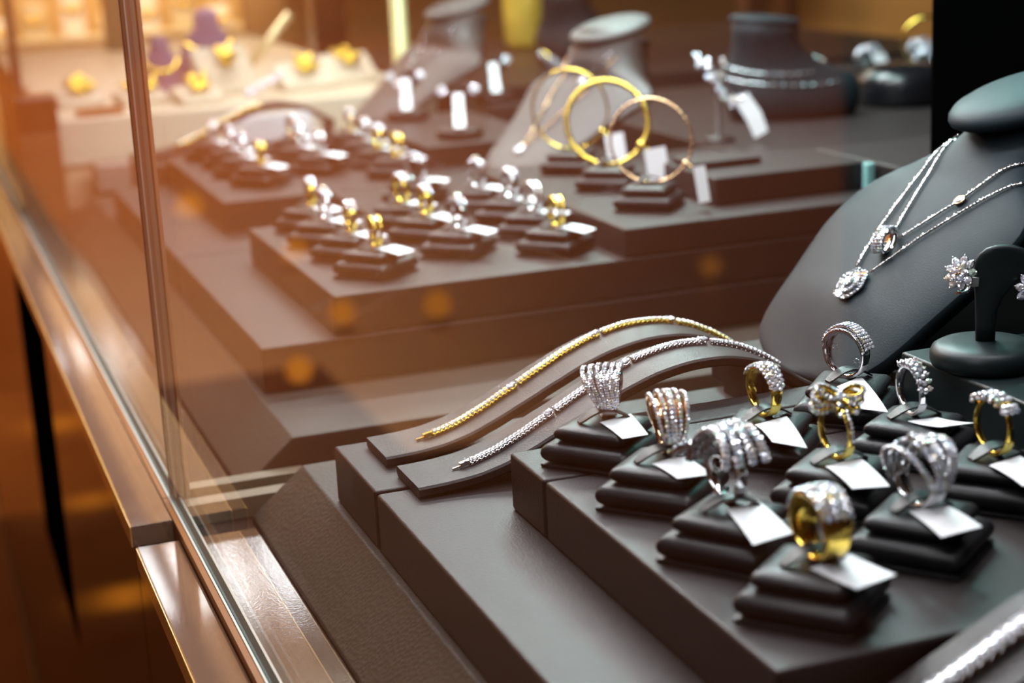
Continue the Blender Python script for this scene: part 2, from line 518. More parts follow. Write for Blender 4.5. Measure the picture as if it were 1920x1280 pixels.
# ------------------------------------------------------------------ bracelet ramps
RAMP = [(0, .02), (2, .10), (3.6, .33), (5, .78), (6.3, 1.36), (8.2, 2.22), (9.8, 2.98), (11.3, 3.58), (12.9, 3.98), (14.6, 4.12), (16.2, 3.95), (17.6, 3.45), (18.9, 2.7), (20.1, 1.75)]
def ramp_at(x):
    pts = RAMP
    for (a, za), (b, zb) in zip(pts, pts[1:]):
        if x <= b:
            u = (x - a) / (b - a)
            u2 = u * u * (3 - 2 * u) * .35 + u * .65
            return za + (zb - za) * u2
    return pts[-1][1]
def smooth_ramp(x):
    return sum(ramp_at(min(20.1, max(0, x + d))) * w for d, w in ((-.9, .2), (-.45, .2), (0, .2), (.45, .2), (.9, .2)))
def ramp_mesh(width=3.6, th=0.5):
    b = MB()
    rings = []
    N = 64
    w = width / 2
    for i in range(N + 1):
        x = 20.1 * i / N
        z = smooth_ramp(x)
        dz = (smooth_ramp(x + .1) - smooth_ramp(x - .1)) / .2
        n = Vector((-dz, 0, 1)).normalized()
        sec = []
        for (yy, tt) in ((-w + .1, 0), (-w, .1), (-w, th - .1), (-w + .1, th), (w - .1, th), (w, th - .1), (w, .1), (w - .1, 0)):
            p = Vector((x, yy, z)) + n * tt
            sec.append((p.x, p.y, max(p.z, 0.0)))
        rings.append(sec)
    b.loft(rings)
    # end foot under the high end
    x, z = 20.1, smooth_ramp(20.1)
    b.box(19.6, 20.1, -w + .15, w - .15, 0, z + .1)
    me = b.mesh('ramp', LEA)
    me.set_sharp_from_angle(angle=math.radians(38))
    return me
RAMP_ME = ramp_mesh()
def ramp(label, x, y, z, rz=0.0, group=None):
    return tag(obj('bracelet_ramp', RAMP_ME, None, (x, y, z), rz), label, 'display ramp', group)
ramp('wavy leather ramp holding the yellow gold tennis bracelet', 19.75, 76.2, -2.59)
ramp('wavy leather ramp holding the white tennis bracelet', 19.85, 71.28, -2.58)
ramp('leather ramp in the bottom right corner, carrying the thick diamond bracelet', 21.2, 40.4, -2.59)

def link_mesh(name, l, w, mat, big=False, twist=False):
    b = MB()
    h = w * .62
    # open basket: two rails and a U gallery under the stone, four prongs
    for s in (-1, 1):
        b.tube([(-l * .5, s * w * .42, h * .75), (-l * .2, s * w * .46, h * .35), (l * .2, s * w * .46, h * .35), (l * .5, s * w * .42, h * .75)], w * .10, 6)
        b.tube([(-l * .42, s * w * .40, h * .05), (0, s * w * .42, h * .02), (l * .42, s * w * .40, h * .05)], w * .09, 6)
        b.tube([(-l * .36, s * w * .34, h * .1), (-l * .36, s * w * .34, h * 1.08)], w * .085, 5)
        b.tube([(l * .36, s * w * .34, h * .1), (l * .36, s * w * .34, h * 1.08)], w * .085, 5)
    b.box(-l * .5, l * .5, -w * .18, w * .18, h * .1, h * .45)
    b.gem((0, 0, h * .82), (0, 0, 1), w * .46, 1, 8, .5, .2)
    if big:
        for sx in (-1, 1):
            b.gem((sx * l * .36, w * .28, h * 1.02), (0, .2, 1), w * .24, 1, 6, .6)
            b.gem((sx * l * .36, -w * .28, h * 1.02), (0, -.2, 1), w * .24, 1, 6, .6)
        b.gem((0, 0, h * 1.0), (0, 0, 1), w * .34, 1, 8, .6)
    return b.mesh(name, [mat, GEM])

def bracelet(name, label, ramp_loc, x0, x1, yoff, l, w, mat, stations, clasp=True, tail=None):
    t = thing(name, label, 'bracelet', ramp_loc)
    lk = link_mesh('link', l, w, mat)
    st = link_mesh('station', l * 1.7, w * 1.08, mat, True)
    x = x0
    i = 0
    last = None
    while x < x1:
        dz = (smooth_ramp(x + .1) - smooth_ramp(x - .1)) / .2
        ang = math.atan(dz)
        u = (x - x0) / (x1 - x0)
        y = yoff(u)
        dy = (yoff(u + .01) - yoff(u - .01)) / (.02 * (x1 - x0))
        big = any(abs(u - q) < .5 * l / (x1 - x0) for q in stations)
        step = (l * 2.0 if big else l) * math.cos(ang)
        o = obj('station' if big else 'link', st if big else lk, t)
        n = Vector((-math.sin(ang), 0, math.cos(ang)))
        z = smooth_ramp(x)
        o.location = (Vector((x, y, z)) + n * .53) * S
        o.rotation_euler = (0, -ang, math.atan(dy))
        last = (x, y, z, ang)
        x += step
        i += 1
    b = MB()
    b.box(-.62, .1, -w * .3, w * .3, .02, .22)
    b.box(-1.0, -.6, -w * .13, w * .13, .02, .10)
    b.gem((-.3, w * .1, .30), (0, 0, 1), w * .2, 1)
    b.gem((-.05, -w * .1, .30), (0, 0, 1), w * .2, 1)
    ang = math.atan((smooth_ramp(x0 + .1) - smooth_ramp(x0 - .1)) / .2)
    c = obj('clasp', b.mesh('clasp', [mat, GEM]), t)
    c.location = Vector((x0 - l * .3, yoff(0), smooth_ramp(x0) + .55)) * S
    c.rotation_euler = (0, -ang, math.atan((yoff(.01) - yoff(0)) / (.01 * (x1 - x0))))
    if tail:
        b = MB()
        P = [Vector((last[0] + .2, last[1], last[2] + .62))] + [Vector(p) for p in tail]
        fine = []
        for k in range(len(P) - 1):
            for j in range(8):
                fine.append(P[k].lerp(P[k + 1], j / 8))
        fine.append(P[-1])
        b.tube(fine, .05, 6)
        b.gem(P[0], (.2, 0, 1), .16, 0)
        obj('thread', b.mesh('thread', THREAD), t)
    return t
bracelet('gold_bracelet', 'yellow gold tennis bracelet with diamonds on the far wavy ramp', (19.75, 76.2, -2.59), 3.0, 19.3,
         lambda u: -.25 + 1.15 * min(1, max(0, u) * 1.5) - .3 * max(0, u - .7), .25, .37, GOLD, (.27, .55, .80), True,
         [(19.9, .35, 2.35), (20.4, -.2, 1.2)])
bracelet('white_gold_bracelet', 'white gold tennis bracelet with diamonds on the ramp behind the rings', (19.85, 71.28, -2.58), 3.1, 19.2,
         lambda u: -.35 + 1.2 * min(1, max(0, u) * 1.5) - .5 * max(0, u - .7), .25, .37, SILV, (.26, .52, .77), True,
         [(19.8, .0, 2.45), (20.6, -.8, 1.0), (20.9, -1.4, .2)])
bracelet('diamond_bracelet', 'thick rope of large diamonds on the ramp in the bottom right corner', (21.2, 40.4, -2.59), 3.5, 19.0,
         lambda u: -.1 + .3 * u, .42, .66, SILV, (), True)

# ------------------------------------------------------------------ ring pads
def sq(a, z, r=0.22, n=4):
    pts = []
    for cx, cy, t0 in ((1, 1, 0), (-1, 1, PI / 2), (-1, -1, PI), (1, -1, 1.5 * PI)):
        for k in range(n + 1):
            t = t0 + PI / 2 * k / n
            pts.append((cx * (a - r) + r * math.cos(t), cy * (a - r) + r * math.sin(t), z))
    return pts
def pad_meshes():
    b = MB()
    b.loft([sq(2.02, 0, .1), sq(2.04, .03, .1), sq(2.04, .12, .1), sq(2.0, .15, .1)])
    base = b.mesh('base_plate', LEA_PAD)
    base.set_sharp_from_angle(angle=math.radians(50))
    b = MB()
    prof = []
    for k in range(9):
        t = -PI / 2 + PI * k / 8
        prof.append((1.60 + .48 * math.cos(t), .57 + .44 * math.sin(t)))
    b.loft([sq(1.3, .16)] + [sq(a, z) for a, z in prof] + [sq(1.2, 1.015)])
    lower = b.mesh('lower_cushion', LEA_PAD)
    lower.set_sharp_from_angle(angle=math.radians(70))
    b = MB()
    prof = []
    for k in range(8):
        t = -PI / 2 + PI * k / 9
        prof.append((1.18 + .46 * math.cos(t), 1.34 + .33 * math.sin(t)))
    rr = [sq(1.0, 1.02)] + [sq(a, z) for a, z in prof] + [sq(1.16, 1.66), sq(.9, 1.672), sq(.5, 1.678, .2), sq(.25, 1.68, .1)]
    b.loft(rr)
    upper = b.mesh('upper_cushion', LEA_PAD)
    upper.set_sharp_from_angle(angle=math.radians(70))
    # leather tongue the ring is pushed under
    b = MB()
    rings = []
    for k in range(13):
        u = -1 + 2 * k / 12
        x = u * 1.12
        z = 1.685 + .46 * (1 - u * u) ** 1.2
        wd = .35 * (1 - .45 * abs(u) ** 4)
        rings.append([(x, -wd, z), (x, wd, z), (x, wd, z + .09), (x, -wd, z + .09)])
    b.loft(rings)
    tongue = b.mesh('tongue', LEA_PAD)
    tongue.set_sharp_from_angle(angle=math.radians(50))
    return base, lower, upper, tongue
PADM = pad_meshes()
def make_pad(loc, rz, label, group=None, tongue=True):
    t = thing('ring_pad', label, 'ring pad', loc, rz, group)
    for nm, me in zip(('base_plate', 'lower_cushion', 'upper_cushion'), PADM):
        obj(nm, me, t, (0, 0, 0), PI / 4)
    if tongue:
        obj('tongue', PADM[3], t)
    return t

# ------------------------------------------------------------------ rings (axis along local X, bottom at z = 0)
def band_rings(R, w, h, n=56, groove=0, t0=-PI, t1=PI, sec=None):
    rings = []
    full = (t1 - t0) > 2 * PI - .01
    for i in range(n + (0 if full else 1)):
        t = t0 + (t1 - t0) * i / n
        ww, hh = w(t) / 2, h(t)
        pts = []
        m = 14 if groove else 6
        for k in range(m + 1):                      # outer side
            u = -1 + 2 * k / m
            g = (abs(math.sin(groove * PI * (u + 1) / 2)) * .05 if groove else 0)
            pts.append((u * ww, R + hh * (1 - .25 * u * u) + g))
        for k in range(4):                           # inner side
            u = 1 - 2 * k / 3
            pts.append((u * ww * .96, R - .02 * (1 - u * u)))
        rings.append([(x, r * math.sin(t), -r * math.cos(t)) for x, r in pts])
    if full:
        rings.append(rings[0])
    return rings, full
def add_band(b, R, w, h, mi=0, **k):
    r, full = band_rings(R, w, h, **k)
    b.loft(r, mi, True, True, not full)
def pave(b, R, h, w, a0, a1, r, rows, twist=None, mi=1, fill=.93):
    """rows of stones between angles a0..a1 measured from the top"""
    for j in range(rows):
        u = 0 if rows == 1 else -1 + 2 * j / (rows - 1)
        n = max(1, int((a1 - a0) * (R + .1) / (2 * r * fill)))
        for i in range(n + 1):
            a = a0 + (a1 - a0) * (i + (.5 if j % 2 else 0)) / (n + .5)
            t = PI + a
            ww = w(t) / 2 - r * .6
            x = u * ww + (twist(a) if twist else 0)
            rr = R + h(t) * (1 - .25 * u * u) + .065
            nr = Vector((.25 * u, math.sin(t), -math.cos(t)))
            b.gem((x, rr * math.sin(t), -rr * math.cos(t)), nr, r * random.uniform(.92, 1.05), mi)
def strand(bm_, bg, f, n, tube, r, rows=1, gap=1.0, gems=(0.0, 1.0)):
    """a thin metal strand following f(u)->(x, angle from top, radius), set with stones on its outside"""
    pts = []
    for i in range(n + 1):
        x, a, rr = f(i / n)
        t = PI + a
        pts.append(Vector((x, rr * math.sin(t), -rr * math.cos(t))))
    bm_.tube(pts, tube, 6)
    L = sum((pts[i + 1] - pts[i]).length for i in range(n))
    k = max(2, int(L / (2 * r * gap)))
    for i in range(k):
        u = (i + .5) / k
        if not gems[0] <= u <= gems[1]:
            continue
        x, a, rr = f(u)
        t = PI + a
        nr = Vector((0, math.sin(t), -math.cos(t)))
        for q in range(rows):
            dx = (q - (rows - 1) / 2) * 1.7 * r
            bg.gem(Vector((x + dx, 0, 0)) + nr * (rr + tube * .95), nr + Vector((dx, 0, 0)), r, 1)

def ring_parts(t, b_metal, b_gem, metal_mat, R):
    zc = R
    o = obj('band', b_metal.mesh('band', [metal_mat, GEM]), t, (0, 0, zc))
    if b_gem.v:
        g = obj('stones', b_gem.mesh('stones', [metal_mat, GEM]), t, (0, 0, zc), label='pave set diamonds')
        g['kind'] = 'stuff'
    return o

def tag_mesh(length, width, drop, curl=0.0, side=0.0):
    b = MB()
    N = 10
    rings = []
    for i in range(N + 1):
        u = i / N
        a = drop * u * u + curl * u ** 3
        y = -.05 - length * u * (1 - .12 * abs(drop) * u)
        z = .05 - a
        x = side * u
        wd = width / 2 * (1 - .04 * u)
        rings.append([(x - wd, y, z), (x + wd, y, z + .0), (x + wd, y, z + .022), (x - wd, y, z + .022)])
    b.loft(rings, 0, False)
    return b.mesh('price_tag', PAPER)

def collar_mesh(R, w, mat, a0=-1.2, a1=.5):
    b = MB()
    rings = []
    for i in range(11):
        t = a0 + (a1 - a0) * i / 10
        rings.append([(x, r * math.sin(t), -r * math.cos(t)) for x, r in ((-w / 2, R - .06), (w / 2, R - .06), (w / 2, R + .03), (-w / 2, R + .03))])
    b.loft(rings, 0, False)
    return b.mesh('tag_collar', mat)

def new_ring(name, label, loc, rz):
    return thing(name, label, 'ring', loc, rz)

def finish_ring(t, R, h_bottom, taglen, tagw, drop, tag_az, collar_mat=None, collar_w=.5, curl=0.0, side=0.0):
    o = obj('price_tag', tag_mesh(taglen, tagw, drop, curl, side), t, (.25, -.22, .04), 0)
    o.rotation_euler = (0, 0, tag_az)
    if collar_mat is not None:
        obj('tag_collar', collar_mesh(R + h_bottom, collar_w, collar_mat), t, (0, 0, R + h_bottom))

PT = 1.69         # top of a pad above its tray
def place(x, y, z=0.0):
    return (x, y, z + PT)

PADS = {  # x, y, yaw of the tongue in degrees
    1: (26.5, 46.2, -5), 2: (26.7, 52.7, -9), 3: (32.5, 49.1, -7), 4: (27.2, 58.8, -3), 5: (32.6, 54.9, -7),
    6: (38.1, 52.5, -5), 7: (27.0, 64.4, -6), 8: (32.8, 61.1, 2), 9: (38.2, 58.3, -10), 10: (38.75, 64.4, 1)}
PADLAB = {
    1: 'two tier leather pad under the wide yellow gold ring, nearest the tray corner',
    2: 'two tier leather pad under the tall splayed diamond ring',
    3: 'two tier leather pad under the woven open diamond ring',
    4: 'two tier leather pad under the rose gold five row ring',
    5: 'two tier leather pad under the gold bow ring',
    6: 'two tier leather pad under the gold baguette ring, beside the black green box',
    7: 'two tier leather pad under the white crossover ring, end of the left column',
    8: 'two tier leather pad under the yellow gold dome ring',
    9: 'two tier leather pad under the prong cluster ring with curled tag',
    10: 'two tier leather pad under the polished white ring, before the necklace bust'}
PADMOVE = {2: (-.3, -.85), 4: (-.65, -.8), 7: (-.45, -.6)}
for k, (x, y, a) in PADS.items():
    mx_, my_ = PADMOVE.get(k, (-.1, -.3) if k > 1 else (0, 0))
    make_pad((x + mx_, y + my_, 0.012), math.radians(a), PADLAB[k], 'ring pads on the near tray')

c_ = lambda v: (lambda t: v)
# corners of the paper tags lying over the pad edges (near left, near right, far right, far left)
TAGS = {
    1: ((26.07, 45.61, 1.75), (27.85, 46.05, 1.75), (28.31, 44.04, 1.69), (26.60, 43.59, 1.69)),
    2: ((26.13, 51.76, 1.75), (27.58, 52.05, 1.75), (27.25, 48.85, 1.64), (25.52, 48.51, 1.64)),
    3: ((31.73, 48.71, 1.75), (33.23, 48.65, 1.75), (33.27, 46.42, 1.64), (31.48, 46.22, 1.64)),
    4: ((25.91, 57.52, 1.75), (27.43, 57.95, 1.75), (27.53, 55.60, 1.64), (26.15, 55.78, 1.64)),
    5: ((31.61, 54.11, 1.75), (33.30, 54.41, 1.75), (32.71, 51.36, 1.64), (31.36, 51.75, 1.64)),
    6: ((37.04, 51.34, 1.75), (38.71, 51.71, 1.75), (38.13, 48.95, 1.64), (36.93, 49.13, 1.64)),
    7: ((26.22, 63.44, 1.75), (27.86, 63.91, 1.75), (27.44, 61.26, 1.64), (26.28, 61.25, 1.64)),
    8: ((31.71, 60.00, 1.75), (33.43, 60.39, 1.75), (32.27, 56.67, 1.64), (31.43, 57.98, 1.64)),
    9: ((37.41, 57.43, 1.75), (38.72, 57.29, 1.75), (39.41, 55.68, 1.86), (37.95, 55.84, 1.86)),
    10: ((37.48, 63.16, 1.75), (39.22, 64.02, 1.75), (37.57, 59.17, 1.64), (36.79, 60.22, 1.64)),
}
def near_tag(t, i, bow, collar_mat, collar_w, R, hb):
    """a bent paper tag whose corners rest where the pad carries it, as a part of ring t"""
    o0 = t.location / S
    q = [Vector(p) - o0 for p in TAGS[i]]
    b = MB()
    N = 10
    rings = []
    for k in range(N + 1):
        u = k / N
        l = q[0].lerp(q[3], u) + Vector((0, 0, bow * 4 * u * (1 - u)))
        r_ = q[1].lerp(q[2], u) + Vector((0, 0, bow * 4 * u * (1 - u)))
        up = Vector((0, 0, .022))
        rings.append([l, r_, r_ + up, l + up])
    b.loft(rings, 0, False)
    o = obj('price_tag', b.mesh('price_tag', PAPER), t)
    o.rotation_euler = (0, 0, -t.rotation_euler.z)
    if collar_mat is not None:
        obj('tag_collar', collar_mesh(R + hb, collar_w, collar_mat), t, (0, 0, R + hb))
# 1 wide yellow gold, ridged shank, pave top
def ring_1():
    x, y, a = PADS[1]
    t = new_ring('gold_ring', 'wide yellow gold ring with ridged shank and pave diamond top', place(x + .35, y + .1), math.radians(a + 6))
    R = 1.03
    w = lambda q: .86 + .34 * (.5 - .5 * math.cos(q))
    h = lambda q: .13 + .10 * (.5 - .5 * math.cos(q))
    b, g = MB(), MB()
    add_band(b, R, w, h, groove=5, n=64)
    pave(g, R, h, lambda q: w(q) * 1.02, -1.28, 1.10, .092, 8)
    ring_parts(t, b, g, GOLD, R + .2)
    near_tag(t, 1, -0.02, None, 0, R, .18)
# 2 tall bypass
def ring_2():
    x, y, a = PADS[2]
    t = new_ring('splayed_ring', 'tall white gold ring whose splayed diamond rows stick out at both ends', place(x, y + .1), math.radians(a + 14))
    R = 1.0
    b, g = MB(), MB()
    add_band(b, R, lambda q: .40 + .1 * (.5 - .5 * math.cos(q)), c_(.14), t0=-2.3, t1=2.3)
    for lane in range(4):
        q = (lane - 1.5) / 1.5
        def f(u, q=q):
            ang = -1.55 + 2.75 * u
            flare = .55 * max(0, u - .45) + .75 * max(0, .35 - u) ** 1.1
            xx = q * (.28 + .40 * u + .25 * abs(u - .4)) + .22 * math.sin(PI * u) - .25 * (1 - u)
            return xx, ang, R + .22 + .34 * math.sin(PI * min(1, .15 + .8 * u)) + flare * .5 + .05 * q
        strand(b, g, f, 24, .10, .105, 2, .92)
    for q in (-.6, 0, .6):
        def f(u, q=q):
            return q * .55 - .35 - .45 * u, -1.0 - .45 * u, R + .40 + .55 * u
        strand(b, g, f, 12, .11, .12, 2, .92)
    # wire loop of the tag inside the ring
    b.tube([(-.25 + .2 * math.cos(k / 14 * 2 * PI), .25 + .22 * math.sin(k / 14 * 2 * PI), .2 + .25 * math.sin(k / 14 * 2 * PI + .6)) for k in range(14)], .03, 6, closed=True)
    ring_parts(t, b, g, SILV, R + .15)
    near_tag(t, 2, 0.07, PAPER, .42, R, .14)
# 3 open woven dome
def ring_3():
    x, y, a = PADS[3]
    t = new_ring('woven_ring', 'large white gold ring of open woven pave strands, like a cage', place(x, y + .05), math.radians(a + 14))
    R = .98
    b, g = MB(), MB()
    add_band(b, R, lambda q: .60, c_(.12), t0=-1.35, t1=1.35)
    for k, (s0, s1, m) in enumerate(((-.85, -.55, -1.0), (-.6, .5, -.35), (-.2, .1, .25), (.3, -.5, .0), (.55, .35, .75), (.85, .7, 1.05))):
        def f(u, s0=s0, s1=s1, m=m):
            ang = -1.85 + 3.7 * u
            e = math.sin(PI * u)
            base = (s0 * (1 - u) + s1 * u) * .36
            return base * (1 - e) + m * e * 1.0, ang, R + .08 + .26 * e - .16 * e * m * m
        strand(b, g, f, 26, .085, .075, 2, .95)
    def f(u):
        return -.35 + .25 * u, -.1 + .55 * u, R + .46 - .1 * u
    strand(b, g, f, 8, .14, .10, 2)
    ring_parts(t, b, g, SILV, R + .15)
    near_tag(t, 3, 0.05, PAPER, .66, R, .14)
# 4 rose gold five rows
def ring_4():
    x, y, a = PADS[4]
    t = new_ring('rose_gold_ring', 'rose gold ring with five spreading rows of diamonds and a tan collar', place(x + .05, y + .1), math.radians(a - 10))
    R = .92
    w = lambda q: .55 + .75 * (.5 - .5 * math.cos(q))
    h = lambda q: .12 + .1 * (.5 - .5 * math.cos(q))
    b, g = MB(), MB()
    add_band(b, R, w, h, n=60)
    for lane in range(5):
        q = (lane - 2) / 2
        def f(u, q=q):
            ang = -1.9 + 3.9 * u
            e = math.sin(PI * u) ** .7
            return q * (.26 + .42 * e) , ang, R + .16 + .16 * e + (.10 * e if abs(q) < .6 else 0)
        strand(b, g, f, 28, .085, .088, 2 if abs(q) < .3 else 1, .9)
    ring_parts(t, b, g, ROSE, R + .16)
    near_tag(t, 4, 0.04, PAPER_T, .62, R, .14)
# 5 bow
def ring_5():
    x, y, a = PADS[5]
    t = new_ring('bow_ring', 'yellow gold ring topped by a looped diamond bow', place(x, y + .1), math.radians(a + 10))
    R = .98
    b, g = MB(), MB()
    add_band(b, R, lambda q: .26, c_(.11), n=56)
    pave(g, R, c_(.11), lambda q: .2, .62, 1.75, .085, 1)
    top = R + .35
    bow = MB()
    def loop(c, ax, ay, r0, r1, n=16, w=.19):
        pts = []
        for k in range(n):
            p = 2 * PI * k / n
            pts.append(Vector(c) + Vector(ax) * r0 * math.cos(p) + Vector(ay) * r1 * math.sin(p))
        b.tube(pts, w * .55, 6, closed=True)
        for k in range(n):
            p = 2 * PI * k / n
            d = (Vector(ax) * math.cos(p) + Vector(ay) * math.sin(p)).normalized()
            bow.gem(pts[k] + d * w * .5, d, w * .48, 1)
            bow.gem(pts[k] + (d + Vector((0, -.9, .6))).normalized() * w * .5, d + Vector((0, -.9, .6)), w * .42, 1)
    for s in (-1, 1):
        for k, (el, up) in enumerate(((.30, .12), (.02, .02), (-.28, -.08))):
            d = Vector((s * math.cos(el), -.15, math.sin(el) + .15 * s * -1)).normalized()
            c = Vector((0, 0, top)) + d * .62 + Vector((0, .12 * (k - 1), up))
            loop(c, d, Vector((0, .75, .65)).normalized(), .50 if s < 0 else .42, .24 + .04 * k)
    loop((0, -.05, top), Vector((1, 0, 0)), Vector((0, .7, .7)), .26, .30, 12)
    for s in (-.28, .22):
        pts = [Vector((s * .3, -.2, top)), Vector((s, -.55, top - .12)), Vector((s * 1.4, -.8, top - .45))]
        b.tube(pts, .12, 6)
        for p in pts:
            bow.gem(p + Vector((0, -.12, .05)), (0, -1, .4), .11, 1)
    obj('bow', bow.mesh('bow', [GOLD, GEM]), t, (0, 0, R + .13), label='diamond rows of the bow')
    ring_parts(t, b, g, GOLD, R + .13)
    near_tag(t, 5, 0.07, PAPER_Y, .30, R, .12)
# 6 baguette columns
def ring_6():
    x, y, a = PADS[6]
    t = new_ring('baguette_ring', 'yellow gold ring with a raised bar of upright diamond columns, at the right edge', place(x, y + .1), math.radians(a + 6))
    R = 1.0
    b, g = MB(), MB()
    add_band(b, R, lambda q: .26 + .05 * math.cos(q), c_(.11), n=56)
    for k in range(6):
        yy = .95 - 1.9 * k / 5
        zt = math.sqrt(max(.1, (R + .22) ** 2 - (yy * .8) ** 2))
        b.box(-.30, .30, yy - .15, yy + .15, zt - .22, zt)
        for j in range(3):
            g.gem((-.24 + .24 * j, yy, zt + .05), (0, yy * .4, 1), .15, 1, 8, .5, .4)
        g.gem((-.33, yy, zt - .1), (-1, 0, .2), .12, 1, 8)
        g.gem((.33, yy, zt - .1), (1, 0, .2), .12, 1, 8)
        if k == 5:
            for j in range(3):
                g.gem((-.24 + .24 * j, yy - .17, zt - .1), (0, -1, .2), .13, 1, 8)
    ring_parts(t, b, g, GOLD, R + .13)
    near_tag(t, 6, 0.06, PAPER_Y, .30, R, .12)
# 7 white crossover fan
def ring_7():
    x, y, a = PADS[7]
    t = new_ring('crossover_ring', 'white gold ring of many fine diamond rows fanning to a wide top', place(x + .0, y + .1), math.radians(a - 6))
    R = .86
    b, g = MB(), MB()
    w = lambda q: .58 + .80 * (.5 - .5 * math.cos(q)) ** 1.5
    add_band(b, R, w, c_(.13), n=56)
    for lane in range(6):
        q = (lane - 2.5) / 2.5
        def f(u, q=q):
            ang = -1.7 + 3.7 * u
            e = (.5 + .5 * math.cos(min(PI, max(-PI, ang)) )) ** 1.3
            xx = q * (.25 + .56 * e) - .42 * e * math.sin(ang) - .16 * e
            return xx, ang, R + .15 + .13 * e + .05 * math.cos(q * 2)
        strand(b, g, f, 30, .085, .056, 2, .95)
    ring_parts(t, b, g, SILV, R + .15)
    near_tag(t, 7, 0.03, PAPER, .62, R, .14)
# 8 gold dome
def ring_8():
    x, y, a = PADS[8]
    t = new_ring('gold_dome_ring', 'yellow gold ring with a domed cluster of round diamonds and yellow collar', place(x, y + .1), math.radians(a + 2))
    R = .94
    w = lambda q: .34 + .34 * (.5 - .5 * math.cos(q)) ** 1.4
    h = lambda q: .11 + .10 * (.5 - .5 * math.cos(q)) ** 2
    b, g = MB(), MB()
    add_band(b, R, w, h, n=56)
    pave(g, R, h, lambda q: w(q) * 1.3, -1.0, 1.25, .105, 5)
    ring_parts(t, b, g, GOLD, R + .13)
    near_tag(t, 8, 0.09, PAPER_Y, .42, R, .12)
# 9 prong cluster
def ring_9():
    x, y, a = PADS[9]
    t = new_ring('cluster_ring', 'slim white gold ring with prong set diamonds down one side and a curled tag', place(x, y + .1), math.radians(a + 6))
    R = .95
    w = lambda q: .28 + .22 * (.5 - .5 * math.cos(q)) ** 2
    b, g = MB(), MB()
    add_band(b, R, w, c_(.10), n=56)
    for i in range(8):
        a0 = -.55 + 1.85 * i / 7
        for j in range(3):
            x0 = (j - 1) * .2
            tt = PI + a0 + (.07 if j == 1 else 0)
            nr = Vector((x0 * .8, math.sin(tt), -math.cos(tt)))
            g.gem(Vector((x0, 0, 0)) + Vector((0, nr.y, nr.z)) * (R + .24), nr, .125, 1, 8)
            b.tube([Vector((x0, 0, 0)) + Vector((0, nr.y, nr.z)) * (R + .05), Vector((x0 * 1.1, 0, 0)) + Vector((0, nr.y, nr.z)) * (R + .24)], .07, 6)
            for s in (-1, 1):
                b.tube([Vector((x0 + s * .1, 0, 0)) + Vector((0, nr.y, nr.z)) * (R + .1), Vector((x0 + s * .11, 0, 0)) + Vector((0, nr.y, nr.z)) * (R + .34)], .028, 5)
    ring_parts(t, b, g, SILV, R + .12)
    near_tag(t, 9, -0.05, PAPER, .30, R, .11)
# 10 polished double wave
def ring_10():
    x, y, a = PADS[10]
    t = new_ring('wave_ring', 'polished white gold ring with two wavy diamond tracks, before the necklace bust', place(x, y + .1), math.radians(a + 22))
    R = .98
    w = lambda q: .40 + .30 * (.5 - .5 * math.cos(q))
    h = lambda q: .12 + .07 * (.5 - .5 * math.cos(q))
    b, g = MB(), MB()
    add_band(b, R, w, h, n=64)
    for j in range(4):
        def f(u, j=j):
            ang = -1.05 + 2.35 * u
            return .02 + .16 * (j - 1) + .05 * math.sin(PI * u * 2), ang, R + .24 + .05 * math.sin(PI * u)
        strand(b, g, f, 22, .07, .085, 1, .95)
    def f(u):
        ang = -1.2 + 2.6 * u
        return -.30 - .03 * math.sin(PI * u), ang, R + .14
    strand(b, g, f, 24, .07, .06, 1, .95)
    # fine wire scrolls inside the shank
    for c in ((-.1, .55, .25), (-.1, -.62, -.25)):
        b.tube([(c[0] + .02, c[1] + .16 * math.cos(k / 12 * 2 * PI), c[2] + .11 * math.sin(k / 12 * 2 * PI)) for k in range(12)], .016, 5, closed=True)
    ring_parts(t, b, g, SILV, R + .13)
    near_tag(t, 10, 0.1, PAPER, .44, R, .12)
for fn in (ring_1, ring_2, ring_3, ring_4, ring_5, ring_6, ring_7, ring_8, ring_9, ring_10):
    fn()

# ------------------------------------------------------------------ necklace busts
OUT = [(-.75, .3), (-.62, 1.4), (-.42, 2.5), (-.05, 3.7), (.4, 4.6), (1.0, 5.25), (1.8, 5.75), (3.0, 6.15), (4.4, 6.45), (6, 6.85), (7.5, 7.2), (9, 7.35), (10.2, 7.2),
       (11.2, 6.75), (12.1, 5.9), (12.9, 4.8), (13.7, 3.8), (14.5, 3.1), (15.3, 2.75), (16.2, 2.6), (17.2, 2.55)]
def half(s):
    for (a, wa), (b, wb) in zip(OUT, OUT[1:]):
        if s <= b:
            u = (s - a) / (b - a)
            return wa + (wb - wa) * u
    return OUT[-1][1]
TILT = math.radians(42)
def bulge(s):
    u = min(1, max(0, (s + .75) / 5.0))
    base = .25 + 1.0 * (u * u * (3 - 2 * u))
    if s > 12:
        base += .5 * min(1, (s - 12) / 3)
    return base
def bust_pt(h, s, off=0.0):
    """point on the bust surface; h = sideways from its axis, s = up along the slope"""
    w = max(.01, half(s))
    u = max(-1, min(1, h / w))
    n = bulge(s) * math.sqrt(max(0.0, 1 - u * u * .92)) - bulge(s) * .28 + off
    up = Vector((math.cos(TILT), 0, math.sin(TILT)))
    nn = Vector((-math.sin(TILT), 0, math.cos(TILT)))
    return up * s + Vector((0, h - .8 * max(0, min(1, (s - 8) / 6)), 0)) + nn * n
